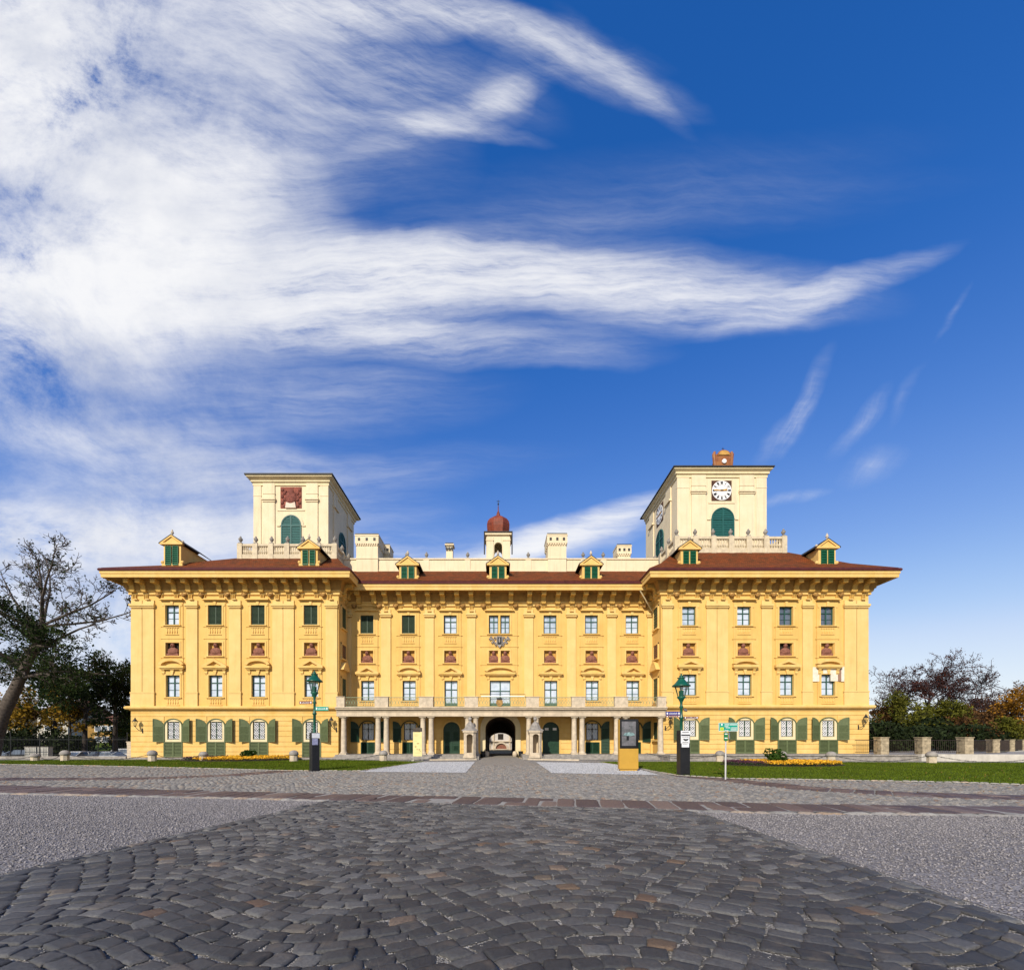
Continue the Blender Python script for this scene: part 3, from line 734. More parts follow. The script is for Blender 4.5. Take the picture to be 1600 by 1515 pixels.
# ---- bell turret
bt = MB(); D = 52.0; a, b = X(760.5,D), X(796.5,D); zt = Z(832,D); m = (a+b)/2; k = (b-a)/2
oa, ob, ozt, ozs = X(772.2,D), X(784.6,D), Z(847,D), Z(853,D)
bt.cur = 0
for yy, th in ((D, .35), (D+2*k-.35, .35)):
    bt.box(a, yy, 20.6, oa, yy+th, zt-.3); bt.box(ob, yy, 20.6, b, yy+th, zt-.3)
    bt.pxz(arch_pts(oa,ob,ozs,ozt)+[(ob,zt-.3),(oa,zt-.3)], yy, yy+th)
for xx in (a+.01, b-.36): bt.box(xx, D+.35, 20.6, xx+.35, D+2*k-.35, zt-.3)
for xx in (a-.05, b-.75): bt.box(xx, D-.08, 20.6, xx+.8, D, zt-.55); bt.box(xx-.05, D-.13, zt-.95, xx+.85, D, zt-.82)
bt.box(a-.2, D-.2, zt-.3, b+.2, D+2*k+.2, zt-.05)
bo = part(bt, 'bell_turret', CRM)
q = MB(); q.box(a-.32, D-.32, zt-.05, b+.32, D+2*k+.32, zt+.04)
for sd in (a-.26, b+.26): q.tube([(sd,D-.2,zt),(sd,D-.2,zt-2.6)], .07, 5)
q.build('eaves', SLT, bo)
q = MB(); u = D/700.0; zz = lambda y: Z(y,D)
q.lathe(m, D+k, [(16.8*u,zz(832)),(17.6*u,zz(828)),(19.2*u,zz(819)),(19.4*u,zz(814)),(18*u,zz(808)),(14.5*u,zz(803.5)),(8*u,zz(800)),(4*u,zz(798)),(2.2*u,zz(792)),(1*u,zz(789)),(.7*u,zz(781))], 8, math.pi/8)
q.build('onion_dome', DOME, bo)
q = MB(); q.tube([(m,D+k,zz(782)),(m,D+k,zz(771.5))], .035, 5); q.ball((m,D+k,zz(778)), .1); q.tube([(m-.2,D+k,zz(773.5)),(m+.2,D+k,zz(773.5))], .03, 4); q.build('finial_cross', IRN, bo)
# ---- dormers
def dormer(x0, x1, yap, ybot, D, dep=4.2):
    a, b = X(x0,D), X(x1,D); m = (a+b)/2; w = (b-a); zb, za = Z(ybot,D), Z(yap,D)
    zp = za-w*.36; bw = w*.35
    mb = MB()
    mb.box(m-bw, D, zb-.3, m+bw, D+dep, zp); mb.box(m-w*.42, D-.05, zb-.3, m+w*.42, D+.2, zb+.28)
    for sd in (-1, 1): mb.lathe(m+sd*w*.405, D+.05, [(.05,zb+.28),(.14,zb+.3),(.17,zb+.42),(.12,zb+.54),(.04,zb+.58)], 8)
    mb.box(m-w*.46, D-.2, zp-.06, m+w*.46, D+.1, zp+.12)
    mb.pxz([(m-w*.46,zp+.12),(m,za+.0),(m+w*.46,zp+.12)], D-.1, D+.1)
    t = .17
    mb.pxz([(m-w*.47,zp+.12),(m,za+.05),(m+w*.47,zp+.12),(m+w*.47-.32,zp+.12),(m,za-t),(m-w*.47+.32,zp+.12)], D-.2, D-.1)
    o = part(mb, 'dormer', YTR)
    r_ = MB()
    for sd in (-1, 1):
        r_.pxz([(m,za+.08),(m+sd*w*.5,zp+.1),(m+sd*w*.5,zp+.02),(m,za)], D-.22, D+dep)
    r_.build('dormer_roof', SLT, o)
    for sd in (-1, 1):
        s_ = MB(); x0_ = m+sd*w*.145; hw = w*.115
        louvre(s_, x0_-hw, x0_+hw, zb+.1, zp-.18, D-.10, 9, .04, False); s_.build('dormer_shutter', [DGR, LVB], o)
    f = MB()
    f.lathe(m, D, [(.12,za),(.06,za+.1),(.15,za+.28),(.1,za+.42),(.03,za+.62)], 8)
    for sd in (-1, 1): f.ball((m+sd*w*.43, D, zp+.26), .13, n=8, m=5)
    f.build('dormer_finial', STW, o)
    return o
for x0, x1, ya, yb_ in ((250,288.5,836.5,884.5),(464,502,843.5,884.5),(1058,1096,844.5,885),(1273,1311.5,842.5,885)): dormer(x0, x1, ya, yb_, 45.0)
for x0, x1, ya, yb_ in ((618,656.5,869,907),(759,797,869,907),(904,942.5,869,907)): dormer(x0, x1, ya, yb_, 47.0)
# ---- balustrades round the towers
def balustrade(ba, bb, zt, ztop, urns, inner, ni=3):
    mb = MB(); D = 48.0; h = ztop-zt; zb = zt-.25
    def run(p0, p1, nb):
        p0, p1 = Vector(p0), Vector(p1); d = (p1-p0); L = d.length; d.normalize(); n = Vector((d.y,-d.x))
        for (z0, z1, w) in ((zb, zt+h*.22, .2), (zt+h*.84, ztop, .17)):
            c = [p0+n*w, p1+n*w, p1-n*w, p0-n*w]; mb.pxy([(q.x,q.y) for q in c], z0, z1)
        for i in range(nb):
            q = p0+d*L*(i+.5)/nb; z0, z1 = zt+h*.22, zt+h*.84; k = z1-z0
            mb.lathe(q.x, q.y, [(.1,z0),(.08,z0+k*.1),(.15,z0+k*.32),(.075,z0+k*.6),(.07,z0+k*.8),(.11,z1)], 7)
    xs = urns; o_urn = []
    for i, x in enumerate(xs):
        mb.box(x-.26, D-.25, zb, x+.26, D+.25, ztop+.03); o_urn.append((x, D))
        if i < len(xs)-1: run((x+.26,D), (xs[i+1]-.26,D), 5)
    xi = xs[-1] if inner > 0 else xs[0]
    ys = [D+2.2*j for j in range(1, ni+1)]; py = D
    for y in ys:
        mb.box(xi-.25, y-.26, zb, xi+.25, y+.26, ztop+.028); o_urn.append((xi, y)); run((xi,py+.26), (xi,y-.26), 5); py = y
    xo = xs[0] if inner > 0 else xs[-1]; run((xo,D+.26), (xo,D+6.6), 14)
    o = part(mb, 'balustrade', BAL)
    for x, y in o_urn: urn(x, y, ztop+.03, .85, o)
balustrade(BL[0], BL[1], 21.4, Z(850.5,48), [X(p,48) for p in (376,400,424.5,449.5,473.5,498.5,523.5)], 1)
balustrade(BR_[0], BR_[1], 22.05, Z(839,48), [X(p,48) for p in (1057,1086,1114,1141.5,1169,1196,1224)], -1)
# ---- towers
def tower(a, b, y0, y1, zb, zt, ov, clock, kx, kz0, kz1, lx0, lx1, lzt, lzs, lz0, pils, side):
    mb = MB(); mb.cur = 0
    xl, xr = a, b
    mb.box(a, y0, zb, b, y1, zt-.2)
    # front pilasters and capitals
    for p0, p1 in pils:
        mb.box(p0, y0-.12, zb, p1, y0+.05, zt-.3); zc = zt-2.6
        mb.box(p0-.1, y0-.3, zc+.14, p1+.1, y0+.05, zc+.36); mb.box(p0-.05, y0-.2, zc-.05, p1+.05, y0+.05, zc+.14)
        mb.box(p0-.03, y0-.16, zt-1.75, p1+.03, y0+.05, zt-1.65)
    for p0, p1 in ((a-.02, pils[0][0]-.25), (pils[1][1]+.25, b+.02)): mb.box(p0, y0-.07, zb, p1, y0+.05, zt-.3); mb.box(p0-.02, y0-.1, zt-1.98, p1+.02, y0+.05, zt-1.88)
    L = y1-y0; xs = b if side > 0 else a
    for t in (.16, .70):
        mb.box(xs-.12, y0+L*t, zb, xs+.12, y0+L*(t+.14), zt-.3)
        mb.box(xs-.3, y0+L*t-.1, zt-2.46, xs+.3, y0+L*(t+.14)+.1, zt-2.24)
    mb.box(kx-(kz1-kz0)/2-.35, y0-.06, kz0-.3, kx+(kz1-kz0)/2+.35, y0+.05, kz0-.14)
    mb.box(lx0-.45, y0-.1, lzs-.1, lx0-.1, y0+.05, lzs+.02); mb.box(lx1+.1, y0-.1, lzs-.1, lx1+.45, y0+.05, lzs+.02)
    oa = arch_pts(lx0-.25,lx1+.25,lzs,lzt+.25); oi = arch_pts(lx0,lx1,lzs,lzt); mb.pxz(oa+oi[::-1], y0-.07, y0+.03)
    o = part(mb, 'tower', CRM)
    q = MB(); pr = [(0,zt-.85),(.1,zt-.8),(.1,zt-.55),(.25,zt-.45),(.25,zt-.25),(.45*ov/.6,zt-.15),(ov,zt-.05),(ov,zt+.1),(0,zt+.1)]
    q.sweep([(a,y1),(a,y0),(b,y0),(b,y1),(a,y1),(a,y0)][:5], pr); q.build('tower_cornice', CRT, o)
    q = MB(); e = ov+.12; q.add([(a-e,y0-e,zt+.1),(b+e,y0-e,zt+.1),(b+e,y1+e,zt+.1),(a-e,y1+e,zt+.1),(a-e,y0-e,zt+.22),(b+e,y0-e,zt+.22),(b+e,y1+e,zt+.22),(a-e,y1+e,zt+.22),((a+b)/2,(y0+y1)/2,zt+1.3)],
                               [(0,1,5,4),(1,2,6,5),(2,3,7,6),(3,0,4,7),(4,5,8),(5,6,8),(6,7,8),(7,4,8)]); q.build('tower_roof', SLT, o)
    def louv(flip):
        s_ = MB(); yy = -.02
        ar = arch_pts(lx0,lx1,lzs,lzt); s_.pxz([(lx0,lz0),(lx1,lz0)]+ar[::-1], y0-.03, y0+.02)
        s_.pxz(ar+arch_pts(lx0+.13,lx1-.13,lzs,lzt-.13)[::-1], y0-.1, y0-.03)
        s_.box(lx0, y0-.1, lz0, lx0+.13, y0-.03, lzs); s_.box(lx1-.13, y0-.1, lz0, lx1, y0-.03, lzs); mm = (lx0+lx1)/2
        s_.box(mm-.07, y0-.11, lz0, mm+.07, y0-.03, lzt-.1); s_.box(lx0+.13, y0-.105, lzs-.08, lx1-.13, y0-.03, lzs+.05)
        n = 17; k = (lx1-lx0)/2
        for i in range(n):
            z = lz0+(lzt-.2-lz0)*i/n; hw = k-.13
            if z > lzs: hw = k*math.sqrt(max(1-((z+.1-lzs)/(lzt-lzs))**2, 0))-.13
            if hw > .15: s_.pyz([(y0-.075,z),(y0-.075,z+.02),(y0-.03,z+.14),(y0-.03,z+.12)], mm-hw, mm+hw)
        if flip:
            xx = b if side > 0 else a; yc = (y0+y1)/2
            s_.v = [(xx+side*(y0-v[1]), yc+(v[0]-mm), v[2]) for v in s_.v]
        s_.build('louvred_window', TWG, o)
    louv(False); louv(True)
    def face(flip):
        hs = (kz1-kz0)/2; kz = (kz0+kz1)/2; objs = []
        if clock:
            s1 = MB(); s1.box(kx-hs, y0-.05, kz0, kx+hs, y0+.02, kz1)
            s2 = MB(); s2.pxz([(kx+hs*.97*math.cos(2*math.pi*i/36), kz+hs*.97*math.sin(2*math.pi*i/36)) for i in range(36)], y0-.09, y0-.05)
            s3 = MB()
            def radial(t, r0, r1, w, y, dt=0):
                ca, sa = math.sin(t), math.cos(t); px_, pz_ = sa, -ca
                c0 = (kx+ca*r0+px_*dt, kz+sa*r0+pz_*dt); c1 = (kx+ca*r1+px_*dt*1.25, kz+sa*r1+pz_*dt*1.25)
                return [(c0[0]-px_*w,c0[1]-pz_*w),(c0[0]+px_*w,c0[1]+pz_*w),(c1[0]+px_*w*1.2,c1[1]+pz_*w*1.2),(c1[0]-px_*w*1.2,c1[1]-pz_*w*1.2)]
            strokes = {1:[0],2:[-1,1],3:[-1,0,1],4:[-1,0,1],5:[-.6,.6],6:[-1,0,1],7:[-1,0,1],8:[-1.5,-.5,.5,1.5],9:[-1,0,1],10:[-.6,.6],11:[-1,0,1],12:[-1.5,-.5,.5,1.5]}
            for hr in range(1, 13):
                for d in strokes[hr]: s3.pxz(radial(hr*math.pi/6, hs*.62, hs*.9, hs*.022, 0, d*hs*.055), y0-.105, y0-.09)
            ring = [(kx+hs*.55*math.cos(2*math.pi*i/30), y0-.093, kz+hs*.55*math.sin(2*math.pi*i/30)) for i in range(31)]
            s3.tube(ring, .014, 4)
            s4 = MB()
            for t, r, w in ((R(-88), hs*.80, .05), (R(84), hs*.52, .08)):
                s4.pxz(radial(t, -hs*.15, r, w, 0), y0-.14, y0-.11)
                s4.ball((kx+math.sin(t)*r*.62, y0-.13, kz+math.cos(t)*r*.62), hs*.09, .03, hs*.07, 8, 5)
            s4.lathe(0, 0, [(0.02,0),(0.02,0.01)], 4) if False else None
            lst = [(s1,'clock_panel',CLKP), (s2,'clock_dial',WHT), (s3,'clock_numerals',BLK), (s4,'clock_hands',GLD)]
        else:
            s1 = MB(); s1.box(kx-hs, y0-.05, kz0, kx+hs, y0+.02, kz1)
            rng = random.Random(3); s2 = MB()
            s2.lathe(kx, y0-.1, [(.02,kz-.75*hs),(.45*hs,kz-.5*hs),(.55*hs,kz),(.45*hs,kz+.4*hs),(.02,kz+.6*hs)], 10, sy=.3)
            s2.ball((kx, y0-.16, kz+.45*hs), .32*hs, .14, .3*hs)
            for sd in (-1, 1):
                for j in range(6): s2.ball((kx+sd*hs*(.62+.2*(j % 2)), y0-.07, kz-hs*.8+hs*.3*j), .17*hs, .1, .17*hs, 7, 4)
            for j in range(10): s2.ball((kx+rng.uniform(-.5,.5)*hs, y0-.1, kz+rng.uniform(-.8,.8)*hs), .13*hs, .09, .12*hs, 6, 4)
            s5 = MB(); s5.pxz([(kx-.5*hs,kz0-.02),(kx+.5*hs,kz0-.02),(kx+.42*hs,kz0+.5*hs),(kx+.1*hs,kz0+.62*hs),(kx-.42*hs,kz0+.5*hs)], y0-.2, y0-.05)
            lst = [(s1,'relief_panel',BRK), (s2,'relief_carving',mat('relief_red', (.20,.06,.04), .85, .4, 6, .6, 12)), (s5,'keystone',mat('faded_plaster', (.72,.55,.42), .85, .1, 2))]
        for s_, nm, mm in lst:
            if flip:
                xx = b if side > 0 else a; yc = (y0+y1)/2
                s_.v = [(xx+side*(y0-v[1]), yc+(v[0]-kx)*(1 if side > 0 else -1), v[2]) for v in s_.v]
            s_.build(nm, mm, o)
    face(False)
    if clock: face(True)
    return o
tl = tower(-27.3, -19.0, 50.0, 58.8, 21.0, 31.05, .6, False, X(455,50), Z(794,50), Z(761,50), X(439.4,50), X(471,50), Z(804.6,50), Z(821,50), Z(852,50),
           [(X(411.8,50),X(430,50)),(X(479,50),X(497,50))], 1)
q = MB(); q.tube([(X(477,54),54,31.1),(X(477,54),54,33.2)], .03, 4); q.build('lightning_rod', IRN, tl)
t2 = tower(19.93, 29.86, 50.0, 60.6, 21.6, 31.95, .5, True, X(1127.2,50), Z(782.3,50), Z(751,50), X(1111,50), X(1147,50), Z(793,50), Z(811,50), Z(842,50),
           [(X(1080,50),X(1102,50)),(X(1155,50),X(1177.5,50))], -1)
q = MB(); D = 50.2; u = D/700                    # bell gable of painted sheet metal on the clock tower
x0, x1 = X(1116.5,D), X(1145.5,D); zb_ = 32.1; zq = Z(711,D); q.cur = 0; m = (x0+x1)/2
q.box(x0+.15, D, zb_, x1-.15, D+.5, zq+.1)
for sd, xx in ((-1,x0), (1,x1)):
    q.tube([(xx+sd*-.2,D+.2,zb_),(xx-sd*.12,D+.2,zb_+.8),(xx-sd*.02,D+.2,zq+.2),(xx-sd*.1,D+.2,zq+.5)], [.24,.2,.2,.12], 8)
q.pyz([(D+.5,zb_),(D+.5,zq),(D+2.2,zb_)], x0+.2, x1-.3)
q.pxz(arch_pts(x0+.28,x1-.28,zq-.05,Z(703,D)), D-.05, D+.5)
q.box(x0+.1, D-.1, zb_, x1-.1, D, zb_+.25)
o = q.build('bell_gable', RUS, t2)
q = MB(); q.pxz([(x_, z_) for x_, z_ in arch_pts(x0+.45,x1-.45,zq,Z(704.3,D))], D-.1, D-.05); q.build('gilt_crown', GLD, t2)
q = MB(); q.pxz([(m+.24*math.cos(2*math.pi*i/20), Z(721,D)+.24*math.sin(2*math.pi*i/20)) for i in range(20)], D-.14, D); q.build('small_dial', WHT, t2)
q = MB(); zc = Z(703,D); q.tube([(m,D+.2,zc-.1),(m,D+.2,zc+.42)], .03, 5); q.tube([(m-.15,D+.2,zc+.26),(m+.15,D+.2,zc+.26)], .025, 4); q.build('gable_cross', IRN, t2)
# ---- portico
D = 44.6
zf = .46; zt_ = Z(1118.7,44.4); zc_ = Z(1104.3,44.3)
q = MB(); xa, xb = xlB+.04, X(1040,44.4)
q.box(xa, 44.3, zt_, xb, 45.1, zt_+.42); q.box(xa, 44.26, zt_+.42, xb, 45.1, zt_+.5)
q.box(xa, 44.3, zt_+.5, xb, 45.1, zc_-.26); q.box(xa-.02, 44.05, zc_-.26, xb+.02, 47.69, zc_-.12); q.box(xa-.04, 43.95, zc_-.12, xb+.04, 47.69, zc_)
q.box(xa, 45.1, zt_+.35, xb, 47.69, zc_-.261)
part(q, 'balcony', STN)
def column(px, r=.27):
    x = X(px, 44.75); mb = MB()
    mb.box(x-r*1.3, 44.75-r*1.3, zf, x+r*1.3, 44.75+r*1.3, zf+.12)
    mb.lathe(x, 44.75, [(r*1.22,zf+.12),(r*1.25,zf+.2),(r*1.05,zf+.28),(r*1.0,zf+.32),(r*1.0,zf+1.4),(r*.86,zt_-.35),(r*.98,zt_-.33),(r*.9,zt_-.27),(r*1.05,zt_-.2),(r*1.2,zt_-.12)], 16)
    mb.box(x-r*1.28, 44.75-r*1.28, zt_-.12, x+r*1.28, 44.75+r*1.28, zt_)
    return part(mb, 'column', STW)
for px in (537.2,590.8,603.7,660.8,673.7,730.5,743.3,826.2,838.2,897,909.4,963.4,977,1032): column(px)
for px in (590,604,661,674,897,909,963,977,541,1020):
    mb = MB(); x = X(px, 47.5); mb.box(x-.25, 47.45, zf, x+.25, 47.72, zt_+.35); part(mb, 'pilaster', YTR)
fs = MB()
for a, b in ((xlB+.03, X(749,44.4)), (X(815.5,44.4), xb)):
    for i, (yy, z) in enumerate(((43.1,.15),(43.5,.31),(43.9,.46))): fs.box(a, yy, 0 if i == 0 else z-.16, b, 47.68, z)
part(fs, 'steps', STG)
# piers and railing of the balcony
piers = [(526.5,539),(586,607),(655,677),(726,747),(822,842),(893,914),(960,980.5),(1027,1040)]
for a, b in piers: pr_ = MB(); pr_.box(X(a,44.3), 44.12, zc_, X(b,44.3), 44.6, Z(1089,44.3)); pr_.box(X(a,44.3)-.05, 44.07, Z(1089,44.3), X(b,44.3)+.05, 44.65, Z(1088,44.3)); part(pr_, 'balcony_pier', STW)
rl = MB(); y = 44.35
z0, z1, z2, z3 = zc_+.08, zc_+.28, zc_+.62, Z(1089,44.3)
for k in range(len(piers)-1):
    a, b = X(piers[k][1],44.3), X(piers[k+1][0],44.3)
    for z, t in ((z0,.02),(z1,.012),(z2,.012),(z3,.025)): rl.box(a, y-t, z-t, b, y+t, z+t)
    n = int((b-a)/.27); s = (b-a)/n
    for i in range(n):
        x = a+s*i
        rl.tube([(x,y,z2),(x+s/2,y,z3),(x+s,y,z2)], .014, 4); rl.tube([(x,y+.01,z3),(x+s/2,y+.01,z2),(x+s,y+.01,z3)], .014, 4)
        rl.tube([(x,y,z0),(x,y,z2)], .012, 4)
        rl.box(x+s/2-.055, y-.012, z1+.11, x+s/2+.055, y+.012, z1+.23)
        rl.tube([(x+s/2,y,z0),(x+s/2,y,z1+.11)], .012, 4); rl.tube([(x+s/2,y,z1+.23),(x+s/2,y,z2)], .012, 4)
ro = part(rl, 'railing', RLG)
em = MB(); xe = X(780.5,44.2); ze_ = Z(1103,44.2)
em.pxz([(xe-.3,ze_+.62),(xe+.3,ze_+.62),(xe+.34,ze_+.3),(xe+.18,ze_+.06),(xe,ze_-.02),(xe-.18,ze_+.06),(xe-.34,ze_+.3)], 44.2, 44.3)
em.build('railing_shield', mat('shield_gold', (.36,.20,.05), .5, .3, 6), ro)
em = MB(); em.box(xe-.25, 44.2, ze_+.62, xe+.25, 44.3, ze_+.7)
for t in (-.24,-.12,0,.12,.24): em.lathe(xe+t, 44.25, [(.05,ze_+.7),(.06,ze_+.78),(.02,ze_+.88)], 6)
em.build('railing_crown', IRN, ro)
hr = MB(); a, b = X(750,44.2), X(821,44.2); zh = Z(1084,44.2)
hr.tube([(a,44.3,z3),(a,44.3,zh),(b,44.3,zh),(b,44.3,z3)], .022, 5); hr.build('handrail', IRN, ro)
hr = MB(); hr.box(a+.1, 44.27, Z(1087.6,44.2), b-.1, 44.36, Z(1086.4,44.2)); hr.build('light_strip', WHT, ro)
# coat of arms under the middle window
ca = MB(); D = DM; ca.cur = 0; u = D/700; xm = X(780.4,D)
ca.pxz([(xm-4.5*u,Z(994.5,D)),(xm+4.5*u,Z(994.5,D)),(xm+4.8*u,Z(1006,D)),(xm,Z(1012.5,D)),(xm-4.8*u,Z(1006,D))], D-.28, D)
ca.cur = 1; ca.box(xm-3.3*u, D-.33, Z(1007,D), xm+3.3*u, D-.25, Z(996,D))
ca.cur = 0
ca.ball((xm,D-.35,Z(1001,D)), 1.2*u, .05, 4*u, 8, 5)
for sd in (-1, 1):
    for (dx, yy, r) in ((7,997,1.6),(10,1000,1.7),(13,996.5,1.5),(15,999,1.3),(8.5,1004,1.4),(11.5,1004.5,1.1),(6,1008,1.2)):
        ring = [(xm+sd*(dx+r*math.cos(t))*u, D-.16, Z(yy,D)+r*u*math.sin(t)) for t in [i*.7 for i in range(8)]]
        ca.tube(ring, .055, 5)
    ca.tube([(xm+sd*4*u,D-.15,Z(1006,D)),(xm+sd*9*u,D-.15,Z(1002,D)),(xm+sd*15*u,D-.15,Z(997,D))], .05, 5)
part(ca, 'coat_of_arms', [mat('arms_grey', (.34,.31,.28), .8, .3, 8), BLK])
# paint trials round one window of the right wing
pt = MB(); D = DW
for k, (x0, y0, x1, y1) in enumerate(((1267,1042,1279,1064.5),(1297,1041,1308,1064),(1308.3,1041,1313,1064),(1313.3,1041,1318,1064.5),(1285,1043.5,1300,1052))):
    pt.cur = 1 if k == 2 else 0
    pb(pt, D, x0, y0, x1, y1, .112 if k < 4 else .118)
part(pt, 'paint_trial', [mat('trial_white', (.74,.66,.52), .9, .12, 3), mat('trial_brown', (.30,.17,.11), .9, .1, 3)])
# wall lanterns
for px, py, sd in ((211,1128.5,1),(517.5,1127,1),(1048,1124.5,-1),(1353,1123,-1)):
    D = DW; x, z = X(px,D-.55), Z(py,D-.55); y = D-.55; q = MB()
    xw = x+sd*.35
    q.tube([(xw,D,z-.75),(xw,D-.25,z-.85),(xw-sd*.1,D-.5,z-.7),(x,y,z-.4)], .03, 5); q.box(xw-.06,D-.06,z-1.05,xw+.06,D-.0,z-.55)
    q.lathe(x, y, [(.03,z-.42),(.09,z-.36),(.1,z-.3)], 6); q.lathe(x, y, [(.24,z+.12),(.2,z+.2),(.1,z+.34),(.05,z+.38),(.06,z+.44),(.01,z+.52)], 6)
    for k in range(6):
        t = k*math.pi/3; q.tube([(x+.1*math.cos(t),y+.1*math.sin(t),z-.3),(x+.22*math.cos(t),y+.22*math.sin(t),z+.13)], .014, 4)
    o = part(q, 'wall_lantern', IRN)
    q = MB(); q.lathe(x, y, [(.09,z-.29),(.2,z+.11)], 6); q.build('lantern_glass', LGL, o)
# grey base course
bs = MB()
bs.box(xlA-.12, DW-.12, 0, xlB+.06, DW+.02, .15); part(bs, 'base_course', STG); bs = MB(); bs.box(xrA-.02, DW-.14, .3, xrB+.14, DW+.02, .53)
part(bs, 'base_course', STG)
# =================================================================== GROUND
rng = np.random.default_rng(11)
def in_poly(x, y, poly):
    x = np.asarray(x); y = np.asarray(y); c = np.zeros(x.shape, bool); n = len(poly)
    for i in range(n):
        x0, y0 = poly[i]; x1, y1 = poly[i-1]
        m = ((y0 > y) != (y1 > y)) & (x < (x1-x0)*(y-y0)/(y1-y0+1e-12)+x0); c ^= m
    return c
LAWN_L = [G(*p) for p in ((-70,1187.5),(300,1187.5),(530,1187.7),(662,1190.3),(640,1193.5),(565,1204.3),(491,1204.2),(450,1204),(300,1200),(150,1196.5),(0,1194),(-70,1192.5))]
LAWN_R = [G(*p) for p in ((935,1190.5),(1100,1190.5),(1350,1191.2),(1700,1192.5),(1700,1230),(1500,1222.5),(1300,1218.8),(1150,1216.5),(1060,1211.8),(985,1198.3),(945,1192))]
LIGHT_L = [G(*p) for p in ((562,1205.5),(728,1207),(742,1190),(662,1190.4),(640,1193.5))]
LIGHT_R = [G(*p) for p in ((862,1207.5),(1030,1210.8),(985,1198.3),(945,1192),(838,1190.5))]
nearX = [-45,-24,-16.6,-11,-7,-3,0,3.7,6.6,12.7,20,45]; nearY = [18.5,16.4,15.3,14.5,13.9,13.0,12.4,11.75,11.3,10.85,10.5,10.0]
farX = [-45,-20,-10.1,-5.4,-.2,4.3,9.3,15.3,22,45]; farY = [21.2,18.0,15.9,15.0,14.05,13.25,12.45,12.05,11.9,11.8]
def fnear(x): return np.interp(x, nearX, nearY)
def ffar(x): return np.interp(x, farX, farY)
BAND2 = [[(-50,22.2),(-34,21.2),(-23,20.8),(-16.6,21.2),(-14,23.2),(-12.6,26.6)], [(9.6,23.0),(10.6,20.2),(11.6,16.6),(13.6,14.9),(17,13.9),(30,13.3)]]
pathLx = lambda y: -7.75 + .2*y
pathRx = lambda y: 5.22 - .022*y
def sheet(name, poly, z, m, kind='structure'):
    mb = MB(); mb.poly([(x, y, z) for x, y in poly]); o = mb.build(name, m); o['kind'] = kind; return o
def gravel_mat(name, c1, c2, c3, sc):
    m = bpy.data.materials.new(name); m.use_nodes = True; N = m.node_tree.nodes; L = m.node_tree.links; b = N['Principled BSDF']
    b.inputs['Roughness'].default_value = .9; b.inputs['Specular IOR Level'].default_value = .2
    g = N.new('ShaderNodeNewGeometry'); v = N.new('ShaderNodeTexVoronoi'); v.inputs['Scale'].default_value = sc
    L.new(g.outputs['Position'], v.inputs['Vector'])
    cr = N.new('ShaderNodeValToRGB'); e = cr.color_ramp.elements; e[0].color = (*c1,1); e[1].color = (*c3,1); q = e.new(.5); q.color = (*c2,1)
    sp = N.new('ShaderNodeSeparateColor'); L.new(v.outputs['Color'], sp.inputs[0]); L.new(sp.outputs[0], cr.inputs[0])
    n = N.new('ShaderNodeTexNoise'); n.inputs['Scale'].default_value = .35; n.inputs['Detail'].default_value = 5; L.new(g.outputs['Position'], n.inputs['Vector'])
    mr = N.new('ShaderNodeMapRange'); mr.inputs['From Min'].default_value = .3; mr.inputs['From Max'].default_value = .7; mr.inputs['To Min'].default_value = .78; mr.inputs['To Max'].default_value = 1.12
    L.new(n.outputs['Fac'], mr.inputs['Value'])
    hv = N.new('ShaderNodeHueSaturation'); L.new(mr.outputs[0], hv.inputs['Value']); L.new(cr.outputs[0], hv.inputs['Color']); L.new(hv.outputs[0], b.inputs['Base Color'])
    bp = N.new('ShaderNodeBump'); bp.inputs['Strength'].default_value = .8; bp.inputs['Distance'].default_value = .02; bp.invert = True
    L.new(v.outputs['Distance'], bp.inputs['Height']); L.new(bp.outputs[0], b.inputs['Normal']); return m
GRV = gravel_mat('gravel_grey', (.10,.092,.088), (.21,.193,.186), (.33,.31,.30), 38)
GRL = gravel_mat('gravel_white', (.36,.355,.35), (.45,.445,.44), (.54,.53,.52), 30)
JNT = gravel_mat('joint_grit', (.12,.11,.095), (.25,.23,.20), (.44,.41,.36), 60)
EARTH = mat('far_ground', (.10,.09,.06), .95, .3, .2, .3, 4, col2=(.05,.07,.025))
gm_ = MB(); ex = -37.2
gm_.poly([(-900,-300,-.03),(900,-300,-.03),(900,48.6,-.03),(-900,48.6,-.03)]); gm_.poly([(ex,48.6,-.03),(900,48.6,-.03),(900,1500,-.03),(ex,1500,-.03)])
gm_.poly([(-900,48.6,-.03),(ex,48.6,-.03),(ex,48.6,-.96),(-900,48.6,-.96)]); gm_.poly([(ex,48.6,-.03),(ex,1500,-.03),(ex,1500,-.96),(ex,48.6,-.96)])
struct(gm_.build('ground', EARTH)); sheet('street', [(-900,48.6),(ex,48.6),(ex,1500),(-900,1500)], -.955, mat('asphalt', (.055,.054,.053), .85, .2, 2, .4, 30))
sheet('forecourt_bed', [(-60,-30),(60,-30),(60,43),(-60,43)], -.012, JNT)
sheet('gravel_bed', [(-50,-25),(float(pathLx(-25))-.1,-25)] + [(float(pathLx(y))-.05, y) for y in (0,6,13.2)] + [(x, float(fnear(x))-.5) for x in (-7,-11,-16.6,-24,-45)], -.006, GRV)
sheet('gravel_bed', [(float(pathRx(11.2))+.05, 11.3)] + [(x, float(fnear(x))-.5) for x in (6.6,12.7,20,45)] + [(50,-25),(float(pathRx(-25))+.1,-25)], -.006, GRV)
sheet('light_gravel', LIGHT_L, .012, GRL); sheet('light_gravel', LIGHT_R, .012, GRL)

